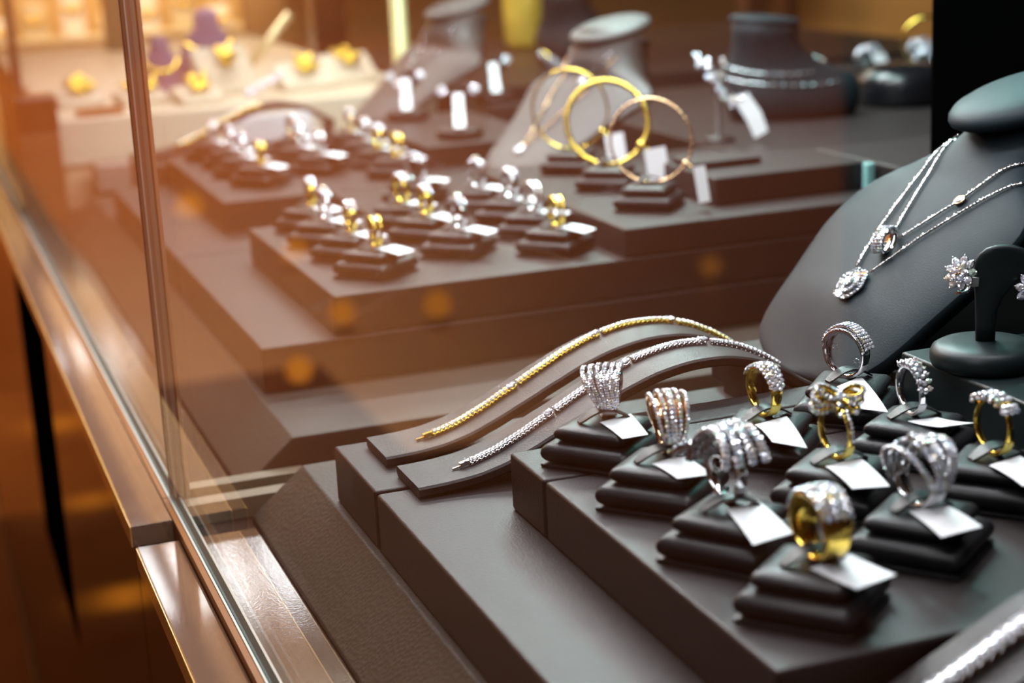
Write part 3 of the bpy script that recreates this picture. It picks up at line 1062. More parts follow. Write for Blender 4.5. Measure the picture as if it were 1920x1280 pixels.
def bust_mesh(mat):
    b = MB()
    rings = []
    N = 60
    for i in range(N + 1):
        s = OUT[0][0] + (OUT[-1][0] - OUT[0][0]) * (i / N)
        w = half(s)
        r = []
        for k in range(25):
            r.append(bust_pt(w * math.sin(PI / 2 * (-1 + 2 * k / 24)), s))
        for k in range(9):
            u = 1 - 2 * k / 8
            r.append(bust_pt(w * .96 * u, s) * 1.0 - Vector((-math.sin(TILT), 0, math.cos(TILT))) * (1.0 + .9 * (1 - u * u)) * min(1.0, .35 + bulge(s)))
        rings.append(r)
    b.loft(rings)
    me = b.mesh('chest', mat)
    return me
def cap_mesh(mat):
    b = MB()
    rings = []
    tl = math.radians(15)
    a1 = Vector((math.cos(tl), 0, math.sin(tl)))
    a3 = Vector((-math.sin(tl), 0, math.cos(tl)))
    prof = [(.62, -.55), (.9, -.5), (.985, -.3), (1.0, -.08), (.985, .12), (.93, .34), (.80, .54), (.6, .68), (.35, .77), (.1, .80)]
    for r, z in prof:
        rings.append([a1 * (4.2 * r * math.cos(2 * PI * k / 40)) + Vector((0, 3.5 * r * math.sin(2 * PI * k / 40), 0)) + a3 * z for k in range(40)])
    b.loft(rings)
    return b.mesh('neck_cap', mat)
BUST_ME, CAP_ME = bust_mesh(LEA_BUST), cap_mesh(LEA_BUST)
OUT2 = [(-.75, .4), (-.4, 2.6), (.2, 3.9), (1.5, 4.9), (4, 5.7), (6.5, 6.6), (8.5, 7.6), (10, 8.5), (11, 8.8), (11.8, 8.1), (12.5, 6.6), (13.1, 5.0), (13.8, 4.2), (14.6, 3.8), (15.6, 3.65), (16.4, 3.7)]
def half2(s):
    for (a, wa), (b, wb) in zip(OUT2, OUT2[1:]):
        if s <= b:
            return wa + (wb - wa) * (s - a) / (b - a)
    return OUT2[-1][1]
T2, TN = math.radians(34), math.radians(74)
def path2(s):
    """centre line: up the sloping chest, then bending up into the neck"""
    p, q, n = Vector((0, 0, 0)), 0.0, 40
    tl = T2
    for i in range(n):
        a = s * (i + .5) / n
        u = max(0, min(1, (a - 10.5) / 3.0))
        tl = T2 + (TN - T2) * u * u * (3 - 2 * u)
        p += Vector((math.cos(tl), 0, math.sin(tl))) * (s / n)
    return p, tl
def bust2_pt(h, s, off=0.0):
    w = max(.01, half2(s))
    u = max(-1, min(1, h / w))
    p, tl = path2(s)
    bl = .5 + 1.3 * max(0, min(1, (s - 4) / 6)) + 1.2 * max(0, min(1, (s - 11.5) / 2))
    nn = Vector((-math.sin(tl), 0, math.cos(tl)))
    return p + Vector((0, h, 0)) + nn * (bl * math.sqrt(max(0.0, 1 - u * u * .95)) - bl * .3 + off)
def bust2_mesh(mat):
    b = MB()
    rings = []
    for i in range(61):
        s = -.75 + 17.15 * i / 60
        w = half2(s)
        p, tl = path2(s)
        nn = Vector((-math.sin(tl), 0, math.cos(tl)))
        r = [bust2_pt(w * math.sin(PI / 2 * (-1 + 2 * k / 24)), s) for k in range(25)]
        deep = 1.0 + 2.4 * max(0, min(1, (s - 11.5) / 2))
        for k in range(9):
            u = 1 - 2 * k / 8
            r.append(bust2_pt(w * .96 * u, s) - nn * (deep * (.75 + .5 * (1 - u * u))))
        rings.append(r)
    b.loft(rings)
    return b.mesh('chest', mat)
def cap2_mesh(mat):
    b = MB()
    rings = []
    tl = math.radians(14)
    a1, a3 = Vector((math.cos(tl), 0, math.sin(tl))), Vector((-math.sin(tl), 0, math.cos(tl)))
    for r, z in ((.9, -.3), (1.0, -.15), (1.03, .1), (1.0, .35), (.88, .55), (.6, .72), (.3, .8), (.05, .82)):
        rings.append([a1 * (3.5 * r * math.cos(2 * PI * k / 36)) + Vector((0, 3.8 * r * math.sin(2 * PI * k / 36), 0)) + a3 * z for k in range(36)])
    b.loft(rings)
    return b.mesh('neck_cap', mat)
BUST_FAR, CAP_FAR = bust2_mesh(LEA_BUST_LIT), cap2_mesh(LEA_BUST_LIT)
CAPC2 = path2(16.4)[0] + Vector((.55, 0, .15))
CAPC = bust_pt(0, 17.0) + Vector((1.0, 0, .0))
def make_bust(label, loc, rz, scale=1.0, group=None):
    t = thing('necklace_bust', label, 'necklace bust', loc, rz, group)
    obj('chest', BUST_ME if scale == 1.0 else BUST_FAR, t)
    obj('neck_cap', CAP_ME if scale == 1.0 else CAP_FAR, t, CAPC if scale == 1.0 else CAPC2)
    t.scale = (scale,) * 3
    return t
BUST_LOC = (40.93, 72.85, .02)
make_bust('slate grey leather bust leaning back with two pendant necklaces, in sharp focus', BUST_LOC, 0)

def chain(bm_, p0, p1, n, r, sag=0.0, surf=bust_pt):
    """beads from (h,s) p0 to p1 along the bust surface"""
    prev = None
    L = 0
    pts = []
    for i in range(n + 1):
        u = i / n
        h = p0[0] + (p1[0] - p0[0]) * u + sag * math.sin(PI * u)
        s = p0[1] + (p1[1] - p0[1]) * u
        pts.append(surf(h, s, r * 1.25))
    bm_.tube(pts, r * .55, 6)
    acc = 0
    for i in range(n):
        seg = (pts[i + 1] - pts[i])
        k = max(1, int(seg.length / (r * 2.0)))
        for j in range(k):
            bm_.gem(pts[i] + seg * (j / k), (pts[i] - pts[i - 1]) if i else seg, r * 1.05, 0, 6, .6)

def frame_at(h, s):
    p = bust_pt(h, s)
    up = (bust_pt(h, s + .1) - bust_pt(h, s - .1)).normalized()
    sd = (bust_pt(h + .1, s) - bust_pt(h - .1, s)).normalized()
    n = up.cross(sd).normalized()
    if n.z < 0:
        n = -n
    return p, up, sd, n

def flower_pendant():
    t = thing('flower_necklace', 'fine white chain with a layered diamond flower pendant, lower on the sharp bust', 'necklace', BUST_LOC)
    b = MB()
    top = (.75, 5.6)
    chain(b, (2.85, 14.5), (.15, 5.6), 40, .090, .1)
    chain(b, (-4.62, 13.0), (-1.2, 5.55), 44, .090, 0)
    chain(b, (-2.8, 15.2), (-4.62, 13.0), 14, .090, 0)
    obj('chain', b.mesh('chain', [SILV, GEM]), t)
    p, up, sd, n = frame_at(-.68, 4.6)
    def W(a, c, d):
        return p + sd * a + up * c + n * d
    f = MB()
    for layer, (cnt, rad, size, lift) in enumerate(((6, .50, .42, .10), (5, .30, .34, .28), (3, .12, .22, .42))):
        for k in range(cnt):
            t0 = 2 * PI * k / cnt + layer * .5
            c = (rad * math.cos(t0), rad * 1.15 * math.sin(t0))
            rim = [W(c[0] + size * math.cos(q) * (1 if math.cos(q - t0) > -.2 else .7), c[1] + size * math.sin(q), lift + .12 * math.cos(q - t0)) for q in [2 * PI * j / 12 for j in range(12)]]
            low = [v - n * .1 for v in rim]
            f.loft([low, rim], 0, True)
            for j in range(12):
                f.gem(rim[j] + n * .03, n + (rim[j] - W(0, 0, 0)) * .5, .075, 1)
            for j in range(7):
                q = 2 * PI * j / 6
                rr = 0 if j == 6 else size * .5
                f.gem(W(c[0] + rr * math.cos(q), c[1] + rr * math.sin(q), lift + .05), n + sd * .3 * math.cos(q), .085, 1)
    obj('flower_pendant', f.mesh('flower_pendant', [SILV, GEM]), t)
flower_pendant()

def scroll_pendant():
    t = thing('scroll_necklace', 'fine white chain with a wide diamond loop pendant and a small rose disc', 'necklace', BUST_LOC)
    b = MB()
    chain(b, (2.55, 14.7), (-.36, 8.05), 30, .086, .1)
    chain(b, (-2.56, 10.81), (-1.15, 7.9), 16, .086, 0)
    chain(b, (-3.45, 14.4), (-2.56, 10.81), 20, .086, 0)
    obj('chain', b.mesh('chain', [SILV, GEM]), t)
    p, up, sd, n = frame_at(-.72, 7.35)
    f = MB()
    R = .62
    # a wide band loop lying on its side, its axis across the bust
    ax = (sd * .95 + n * .1 - up * .3).normalized()
    e1 = (up + ax * -up.dot(ax)).normalized()
    e2 = ax.cross(e1)
    if e2.dot(n) < 0:
        e2 = -e2
    rings = []
    for i in range(25):
        q = 2 * PI * i / 24
        r1 = [(x, R * (1 + hh)) for x, hh in ((-.36, 0), (-.36, .16), (0, .20), (.36, .16), (.36, 0))]
        rings.append([p + n * .42 + ax * x + e1 * (r * 1.05 * math.cos(q)) + e2 * (r * .62 * math.sin(q)) for x, r in r1])
    f.loft(rings, 0, True, True, False)
    for i in range(15):
        q = -.35 + PI * 1.15 * i / 14
        for x in (-.28, -.1, .1, .28):
            d = e1 * (1.05 * math.cos(q)) + e2 * (.62 * math.sin(q))
            f.gem(p + n * .42 + ax * x + d * R * 1.2, d, .09 if abs(x) > .2 else .075, 1)
    obj('loop_pendant', f.mesh('loop_pendant', [SILV, GEM]), t)
    p, up, sd, n = frame_at(-2.56, 10.81)
    g = MB()
    c = p + n * .12
    rim = lambda r, d: [c + (sd * math.cos(2 * PI * k / 20) + up * math.sin(2 * PI * k / 20)) * r + n * d for k in range(20)]
    g.loft([rim(.29, -.08), rim(.31, .02), rim(.28, .07), rim(.23, .04)], 0)
    for k in range(9):
        q = 2 * PI * k / 8
        rr = 0 if k == 8 else .14
        g.gem(c + (sd * math.cos(q) + up * math.sin(q)) * rr + n * .05, n, .07, 1)
    obj('rose_disc', g.mesh('rose_disc', [ROSE, GEM]), t, label='rose gold disc on the chain')
scroll_pendant()

# ------------------------------------------------------------------ earring stand and its earrings
def earring_stand(label, loc, rz, scale=1.0, mat=LEA_GREEN):
    t = thing('earring_stand', label, 'earring stand', loc, rz)
    b = MB()
    b.lathe([(2.1, 0), (2.28, .08), (2.36, .3), (2.36, .6), (2.25, .85), (1.95, 1.02), (1.3, 1.1), (.5, 1.12), (.05, 1.12)], 48)
    obj('base', b.mesh('base', mat), t)
    b = MB()
    # stem that widens upwards into a broad rounded head, bent slightly back
    sec = []
    for z, w, d, yy, dx in ((1.05, .42, .26, 0, 0), (1.8, .43, .26, .0, 0), (2.5, .48, .26, 0, .03), (3.1, .62, .26, .02, .14), (3.6, .86, .26, .04, .34), (4.0, 1.10, .27, .05, .56), (4.35, 1.24, .27, .05, .70),
                            (4.65, 1.24, .27, .05, .74), (4.95, 1.08, .26, .03, .74), (5.2, .78, .24, .0, .72), (5.33, .42, .2, -.02, .70), (5.37, .08, .1, -.02, .70)):
        r = []
        for k in range(24):
            q = 2 * PI * k / 24
            c, s = math.cos(q), math.sin(q)
            r.append((dx + math.copysign(abs(c) ** .75, c) * w, math.copysign(abs(s) ** .6, s) * d + yy, z))
        sec.append(r)
    b.loft(sec)
    obj('stem', b.mesh('stem', mat), t)
    t.scale = (scale,) * 3
    return t
STAND = (43.35, 60.6, 2.56)
earring_stand('dark green leather earring stand with round base, holding two flower earrings', STAND, math.radians(-32))

def earring(label, loc, face, hoop_dir):
    t = thing('flower_earring', label, 'earring', loc)
    n = Vector(face).normalized()
    a = n.cross(Vector((0, 0, 1))).normalized()
    b_ = a.cross(n)
    f = MB()
    def petal(t0, r0, r1, wd, lift):
        d = a * math.cos(t0) + b_ * math.sin(t0)
        e = a * -math.sin(t0) + b_ * math.cos(t0)
        m = d * (r0 + r1) / 2 + n * lift
        L = (r1 - r0) / 2
        rim = []
        for k in range(10):
            q = 2 * PI * k / 10
            rim.append(m + d * L * math.cos(q) + e * wd * math.sin(q) * (1 - .25 * abs(math.cos(q))))
        low = [v - n * .10 for v in rim]
        top = [m + (v - m) * .55 + n * .10 for v in rim]
        f.add(low + rim + top, [(k, (k + 1) % 10, 10 + (k + 1) % 10, 10 + k) for k in range(10)], 0, False)
        f.add(rim + top, [(k, (k + 1) % 10, 10 + (k + 1) % 10, 10 + k) for k in range(10)] + [tuple(range(10, 20))], 1, False)
        tip = d * r1 + n * (lift + .03)
        f.sphere(tip, .05, 0, 6, 4)
    for k in range(9):
        petal(2 * PI * k / 9 + .2, .26, .78, .20, .04 + .05 * (k % 2))
    for k in range(6):
        petal(2 * PI * k / 6, .06, .50, .17, .22)
    obj('petals', f.mesh('petals', [SILV, GEM]), t)
    g = MB()
    for k in range(5):
        q = 2 * PI * k / 5
        g.sphere((a * math.cos(q) + b_ * math.sin(q)) * .13 + n * .32, .07, 0, 8, 5)
    g.gem(n * .34, n, .12, 1, 8)
    obj('centre', g.mesh('centre', [ROSE, GEM]), t, label='rose gold centre with one stone')
    h = MB()
    hd = Vector(hoop_dir).normalized()
    pts = []
    for k in range(13):
        q = PI * k / 12
        pts.append(-n * (.1 + .55 * math.sin(q)) - b_ * (.45 - .45 * math.cos(q) * .9) + hd * .15 * math.sin(q))
    h.tube(pts, .075, 8)
    for k in range(2, 9):
        h.gem(pts[k] - b_ * .06, -b_, .075, 1)
    obj('hoop', h.mesh('hoop', [SILV, GEM]), t)
    return t
earring('diamond flower earring with rose centre, left side of the dark green stand', (42.25, 60.9, 6.75), (-.84, -.36, .40), (.8, -.4, 0))
earring('diamond flower earring cut by the right picture edge, other side of the dark green stand', (44.75, 59.25, 6.05), (-.35, -.90, .30), (-.5, -.6, 0))
_et = bpy.data.objects['flower_earring']
_b = MB()
_b.loft([[(x, y, z) for x, y, z in ((0, 0, -.22), (0, 0, .22), (.03, .03, .22), (.03, .03, -.22))], [(.45, -.05, -.2), (.45, -.05, .16), (.48, -.02, .16), (.48, -.02, -.2)], [(.9, .05, -.2), (.9, .05, .14), (.93, .08, .14), (.93, .08, -.2)]], 0, False)
obj('price_tag', _b.mesh('price_tag', PAPER), _et, (.42, -.18, -.42), math.radians(-8))

# ------------------------------------------------------------------ far showcase: stepped platform
block('display_block', 'wide bare blurred block at the corner of the far platform', 19.1, 62, 99.9, 131.0, -5.45, -2.6, LEA)
block('display_block', 'next bare blurred block of the far platform, further along the glass', 19.1, 62, 131.3, 168.8, -5.45, -2.6, LEA)
block('ring_tray', 'blurred leather tray under the far rings nearest the divider', 23.95, 64.6, 100.3, 126.0, -2.59, 0, LEA, 'tray')
block('display_block', 'low blurred block between the two far ring trays', 33.5, 62, 126.3, 138.6, -2.59, -.02, LEA)
block('ring_tray', 'second blurred far ring tray, in front of the arched bracelet ramp', 24.5, 62, 139.0, 168.6, -2.59, 0, LEA, 'tray')
block('bangle_tray', 'blurred leather tray carrying the three bangles', 43.8, 64.5, 100.5, 129.8, 0.02, 1.95, LEA, 'tray')
block('display_block', 'blurred block carrying the two dark earring stands with white strips', 44.2, 56, 145.2, 168.5, 0.02, 2.0, LEA)
block('display_block', 'grey topped block to the right of the bangle tray', 52.4, 64.4, 104.4, 112.8, 1.96, 3.9, LEA)
block('display_block', 'grey topped block with a bright corner, right of the bangles', 64.8, 76.5, 101.0, 112.4, -2.59, 3.85, LEA)
block('display_block', 'long dark block under the upright bust with two necklaces', 64.9, 118, 113.0, 171, -5.45, 2.0, LEA)
block('display_block', 'long dark supporting block at the foot of the bangle tray blocks', 64.8, 112, 99.9, 112.9, -5.45, -2.62, LEA)
_b = MB(); _b.box(-.3, .3, -.3, .3, 0, 1.9)
tag(obj('glint_corner', _b.mesh('glint_corner', plain('aqua_glint', (.30, .62, .60), .2), .05, 2), None, (64.2, 103.9, 1.96)), 'small upright put in for the teal glint at the corner of the grey topped blocks', 'acrylic upright')  # aqua colour stands in for a teal glint on the block edge
_b = MB(); _b.box(-2.6, 2.6, -2.0, 2.0, 0, .5)
tag(obj('flat_box', _b.mesh('flat_box', LEA, .1, 2), None, (55.4, 110.2, 3.92)), 'small flat leather box on the grey topped block right of the bangles', 'box')

# ------------------------------------------------------------------ far rings and pads
def far_ring(name, label, metal_mat, loc, rz, kind):
    t = thing(name, label, 'ring', loc, rz)
    R = .92
    b, g = MB(), MB()
    if kind == 'band':
        w = lambda q: .40 + .26 * (.5 - .5 * math.cos(q))
        h = lambda q: .12 + .10 * (.5 - .5 * math.cos(q))
        add_band(b, R, w, h, n=40)
        pave(g, R, h, w, -.8, .9, .10, 4)
    elif kind == 'split':
        for s in (-1, 1):
            pts = []
            for k in range(32):
                q = 2 * PI * k / 32
                pts.append((s * (.06 + .20 * (.5 - .5 * math.cos(q))), (R + .08) * math.sin(q), -(R + .08) * math.cos(q)))
            b.tube(pts, .13, 8, closed=True)
        for i in range(9):
            q = PI - .6 + 1.3 * i / 8
            g.gem((0, (R + .16) * math.sin(q), -(R + .16) * math.cos(q)), (0, math.sin(q), -math.cos(q)), .12, 1)
    else:
        w = lambda q: .28 + .22 * (.5 - .5 * math.cos(q)) ** 2
        add_band(b, R, w, c_(.11), n=40)
        for i in range(7):
            q = PI - .7 + 1.5 * i / 6
            for x in (-.2, .2):
                g.gem((x, (R + .2) * math.sin(q), -(R + .2) * math.cos(q)), (x, math.sin(q), -math.cos(q)), .16, 1, 8)
        g.gem((0, 0, R + .34), (0, 0, 1), .3, 1, 8)
    ring_parts(t, b, g, metal_mat, R + .13)
    finish_ring(t, R, .12, 2.3, 1.6, .22, math.radians(34), PAPER if metal_mat is SILV else PAPER_Y, .36)
    return t
protos = {}
COLN = {'L': 'left column', 'M': 'middle column', 'R': 'right column'}
ORD = ('nearest the divider', 'second from the divider', 'third from the divider', 'farthest from the divider')
TRAY1 = [('L', 28.1, 105.2, 'G', 'split', -2), ('L', 28.0, 111.1, 'G', 'band', -2), ('L', 27.7, 117.0, 'S', 'cluster', 5), ('L', 28.1, 122.8, 'G', 'band', -6),
         ('M', 34.8, 108.2, 'S', 'cluster', 6), ('M', 34.4, 114.4, 'G', 'band', 0), ('M', 34.4, 120.4, 'G', 'band', 8),
         ('R', 40.7, 105.1, 'G', 'split', 0), ('R', 41.4, 111.4, 'S', 'split', 8), ('R', 41.9, 117.4, 'S', 'band', 4), ('R', 41.4, 123.4, 'S', 'cluster', 14)]
TRAY2 = [('L', 29.3, 146.2, 'G', 'split', 0), ('L', 28.9, 152.2, 'S', 'cluster', 4), ('L', 29.0, 158.2, 'S', 'band', 2), ('L', 28.5, 164.2, 'S', 'split', 0),
         ('M', 35.3, 149.3, 'S', 'split', 5), ('M', 35.0, 155.6, 'S', 'cluster', 0), ('M', 35.9, 162.0, 'R', 'band', 12),
         ('R', 40.7, 143.0, 'G', 'split', 6), ('R', 40.8, 149.2, 'G', 'band', 6), ('R', 41.2, 155.2, 'S', 'split', 0), ('R', 41.6, 162.2, 'R', 'cluster', 4)]
MN = {'G': 'yellow gold', 'S': 'white gold', 'R': 'rose gold'}
MM = {'G': GOLD, 'S': SILV, 'R': ROSE}
def far_set(tray, rows, z, padgroup, ringgroup):
    cnt = {}
    for col, x, y, m, kind, az in rows:
        i = cnt.get(col, 0)
        cnt[col] = i + 1
        where = '%s of the %s far tray, %s' % (COLN[col], tray, ORD[i])
        make_pad((x, y, z + .012), math.radians(az - 4), 'blurred ring pad, %s' % where, padgroup)
        lab = 'blurred %s ring, %s' % (MN[m], where)
        key = (m, kind)
        if key not in protos:
            protos[key] = far_ring({'G': 'gold_ring', 'S': 'white_gold_ring', 'R': 'rose_gold_ring'}[m], lab, MM[m], place(x + .1, y, z), math.radians(az), kind)
            protos[key]['group'] = ringgroup
        else:
            dup(protos[key], place(x + .1, y, z), math.radians(az), lab, ringgroup)
far_set('first', TRAY1, 0.0, 'ring pads on the first far tray', 'rings on the first far tray')
far_set('second', TRAY2, 0.0, 'ring pads on the second far tray', 'rings on the second far tray')
make_pad((38.3, 129.6, .0), 0, 'blurred ring pad on the low block between the far trays')
dup(protos[('S', 'band')], place(38.4, 129.6, 0), math.radians(30), 'blurred white gold ring on the low block between the far trays')

# ------------------------------------------------------------------ bangles
def bangle(label, loc, rz, R, mat, r, beads, tagw, taglab, tilt=0.0):
    t = thing('bangle', label, 'bangle', loc, rz)
    b = MB()
    n = 60
    pts = [(0, R * math.sin(2 * PI * k / n), R - R * math.cos(2 * PI * k / n) + .1) for k in range(n)]
    b.tube(pts, r * .8, 8, closed=True)
    for k in range(beads):
        q = 2 * PI * (k + .5) / beads
        b.sphere((0, R * math.sin(q), R - R * math.cos(q) + .1), r * 1.08, 0, 8, 5)
    obj('hoop', b.mesh('hoop', [mat, GEM]), t)
    q = -1.0
    c = Vector((0, R * math.sin(q), R - R * math.cos(q) + .1))
    k = MB()
    k.sphere(c, r * 2.0, 0, 8, 6)
    k.tube([c, c + Vector((.1, -.5, -.3)), c + Vector((.15, -.7, -.6))], r * .8, 6)
    obj('clasp', k.mesh('clasp', mat), t)
    if tagw:
        g = MB()
        g.box(-.02, .02, -tagw / 2, tagw / 2, -2.5, 0)
        p = obj('price_tag', g.mesh('price_tag', PAPER), t, c + Vector((-.1, -.95, -.15)))
        p.rotation_euler = (math.radians(-8), math.radians(8), math.radians(14))
    return t
BZ = 1.95
for (x, y, lab) in ((49.9, 124.6, 'farthest of the three'), (49.2, 115.6, 'middle one of the three'), (48.4, 106.6, 'nearest of the three')):
    make_pad((x, y, BZ + .012), math.radians(4), 'blurred leather pad on the bangle tray, %s' % lab, 'pads on the bangle tray')
bangle('thin yellow gold bangle on the farthest pad of the bangle tray', (49.9, 124.6, BZ + PT - .04), math.radians(48), 3.15, GOLD, .13, 0, 1.5, None)
bangle('thick ribbed yellow gold bangle on the middle pad of the bangle tray', (49.2, 115.6, BZ + PT - .04), math.radians(52), 3.1, GOLD, .21, 74, 1.6, None)
bangle('slim rose and white beaded bangle on the nearest pad of the bangle tray', (48.6, 106.6, BZ + PT - .04), math.radians(50), 2.9, ROSE, .12, 40, .8, None)

# ------------------------------------------------------------------ far ramp with gold bracelet, white card for the glare under the arch, pale block
block('display_block', 'block under the far arched bracelet ramp', 22.4, 62, 169.0, 180, -5.45, -.75, LEA)
ramp('blurred arched leather ramp behind the second far ring tray', 22.6, 174.2, -.73)
bracelet('gold_bracelet', 'blurred yellow gold bracelet on the arched far ramp', (22.6, 174.2, -.73), 4.5, 13.0, lambda u: -1.0, .42, .60, GOLD, ())
_b = MB(); _b.box(-4.2, 4.2, -.3, .3, 0, 2.9)
tag(obj('glare_card', _b.mesh('glare_card', PAPER, .05, 2), None, (37.6, 178.6, -.74)), 'white card put in for the bright glare under the arched far ramp', 'card')  # glare of the lit surfaces behind the arch, put in as white
block('pale_block', 'pale grey block by the glass, left of the arched far ramp', 19.5, 29, 185.6, 190.5, -5.45, -2.6, plain('pale_grey_leather', (.22, .19, .16), .4))

# ------------------------------------------------------------------ far earring stands
def far_earrings(loc, rz, i, where):
    earring_stand('blurred charcoal earring stand, %s' % where, loc, rz, .92, LEA)
    t = thing('earrings', 'blurred earrings with white strip tag, on the stand %s' % where, 'earrings', loc, rz)
    b, g = MB(), MB()
    for s in (-1, 1):
        for k in range(9):
            q = 2 * PI * k / 8
            rr = 0 if k == 8 else .32
            g.gem((s * 1.5 + rr * math.cos(q), -.45, 4.35 + rr * math.sin(q)), (0, -1, .2), .2, 1)
        b.tube([(s * 1.5, -.3, 4.3), (s * 1.5, .3, 4.1), (s * 1.5, .1, 3.8)], .09, 6)
    obj('hooks', b.mesh('hooks', [GOLD, GEM]), t)
    o = obj('stones', g.mesh('stones', [SILV, GEM]), t)
    o['kind'] = 'stuff'
    k = MB()
    k.loft([[(-.48, -.42, 4.1), (.48, -.42, 4.1), (.48, -.38, 4.1), (-.48, -.38, 4.1)], [(-.5, -1.2, 2.4), (.5, -1.2, 2.4), (.5, -1.16, 2.4), (-.5, -1.16, 2.4)],
            [(-.5, -2.3, 1.2), (.5, -2.3, 1.2), (.5, -2.26, 1.22), (-.5, -2.26, 1.22)]], 0, False)
    obj('price_tag', k.mesh('price_tag', PAPER), t)
far_earrings((48.6, 165.4, 2.01), math.radians(-18), 0, 'at the back of its block')
far_earrings((48.7, 149.0, 2.01), math.radians(-18), 1, 'at the front of its block')
block('display_block', 'dark block with an earring stand beside the tilted grey bust', 59.0, 62.6, 169.0, 180, -.74, 2.0, LEA)
far_earrings((60.8, 173.6, 2.01), math.radians(-12), 2, 'beside the tilted grey bust')

# ------------------------------------------------------------------ far busts and necklaces
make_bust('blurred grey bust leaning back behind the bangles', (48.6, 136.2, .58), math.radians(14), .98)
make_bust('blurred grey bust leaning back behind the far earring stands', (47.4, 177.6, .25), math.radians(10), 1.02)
def far_necklace(label, loc, rz, sc, mat, a, b_, low, pend):
    t = thing('necklace', label, 'necklace', loc, rz)
    m = MB()
    chain(m, a, low, 30, .10, .2, bust2_pt)
    chain(m, b_, low, 30, .10, -.2, bust2_pt)
    obj('chain', m.mesh('chain', [mat, GEM]), t)
    p = bust2_pt(*low)
    up = (bust2_pt(low[0], low[1] + .1) - bust2_pt(low[0], low[1] - .1)).normalized()
    sd = Vector((0, 1, 0))
    n = sd.cross(up) * -1
    g = MB()
    for k in range(7):
        q = 2 * PI * k / 6
        rr = 0 if k == 6 else .3
        g.gem(p + n * .15 + (sd * math.cos(q) + up * math.sin(q)) * rr - up * .3, n, .24, 1)
    obj('pendant', g.mesh('pendant', [mat, GEM]), t)
    t.scale = (sc,) * 3
    return t
far_necklace('blurred white chain with a small rose pendant on the bust behind the bangles', (48.6, 136.2, .58), math.radians(14), .98, ROSE, (3.4, 14.2), (-3.4, 14.2), (.4, 2.6), True)
far_necklace('blurred beaded choker, higher on the bust behind the bangles', (48.6, 136.2, .58), math.radians(14), .98, SILV, (3.0, 14.6), (-3.0, 14.6), (-.6, 11.0), True)
far_necklace('blurred necklace on the bust behind the far earring stands', (47.4, 177.6, .25), math.radians(10), 1.02, SILV, (3.2, 14.4), (-3.2, 14.4), (.3, 6.0), True)

def upright_bust(label, loc, rz, sc=1.0):
    t = thing('necklace_bust', label, 'necklace bust', loc, rz)
    b = MB()
    rings = []
    for z, rx, ry, dx, dy in ((0, 6.6, 2.6, 0, 0), (.4, 6.9, 2.9, 0, 0), (2, 7.3, 3.2, 0, .1), (3.4, 7.4, 3.3, -.2, .4), (4.2, 7.0, 3.2, -.5, .7), (4.9, 6.2, 3.1, -1.0, .9), (5.5, 5.4, 3.0, -1.6, 1.0), (6.1, 4.7, 2.9, -2.1, 1.0),
                              (6.8, 4.1, 2.8, -2.5, .9), (7.6, 3.7, 2.7, -2.8, .7), (8.4, 3.5, 2.7, -2.9, .5), (9, 3.55, 2.8, -2.9, .4)):
        rings.append([(dx + rx * math.copysign(abs(math.cos(2 * PI * k / 36)) ** .85, math.cos(2 * PI * k / 36)), dy + ry * math.sin(2 * PI * k / 36), z) for k in range(36)])
    top = rings[-1]
    rings.append([(x, y, z + 1.1 - (x + 2.9) * .10) for x, y, z in top])
    b.loft(rings)
    obj('chest', b.mesh('chest', LEA_BUST), t)
    c = MB()
    rr = []
    for f, z in ((.96, 0), (1.06, .12), (1.08, .35), (1.0, .6), (.8, .75), (.4, .85), (.05, .88)):
        rr.append([(-2.9 + 3.55 * f * math.cos(2 * PI * k / 36), .4 + 2.8 * f * math.sin(2 * PI * k / 36), 10.0 + z - .10 * 3.55 * f * math.cos(2 * PI * k / 36)) for k in range(36)])
    c.loft(rr)
    obj('neck_cap', c.mesh('neck_cap', LEA_BUST), t)
    t.scale = (sc,) * 3
    return t
upright_bust('blurred upright dark bust with two necklaces, left of the black post', (79.0, 141, 2.01), math.radians(-14), .88)
upright_bust('blurred dark upright bust at the top, behind the bangle tray bust', (84.6, 204, 1.96), math.radians(-20), .9)
def choker(label, loc, rz, items):
    t = thing('necklace', label, 'necklace', loc, rz)
    m = MB()
    rx, ry, dx, dy, z0, sl, r = items
    n = 40
    pts = []
    for k in range(n):
        q = 2 * PI * k / n
        pts.append(Vector((dx + rx * math.cos(q), dy + ry * math.sin(q), z0 + sl * math.sin(q) - .05 * rx * math.cos(q))))
    m.tube(pts, r * .5, 6, closed=True)
    obj('chain', m.mesh('chain', SILV), t)
    g = MB()
    for k in range(n):
        if math.sin(2 * PI * k / n) < .4:
            g.gem(pts[k], pts[k] - Vector((dx, dy, z0 - 1)), r * 1.4, 0)
    obj('stones', g.mesh('stones', GEM), t)['kind'] = 'stuff'
    return t
choker('blurred upper diamond choker on the upright bust left of the black post', (79.0, 141, 2.01), math.radians(-14), (4.9, 3.2, -1.65, .8, 5.1, .8, .10))
choker('blurred lower chain on the upright bust left of the black post', (79.0, 141, 2.01), math.radians(-14), (6.1, 3.5, -.75, .6, 4.0, .7, .09))

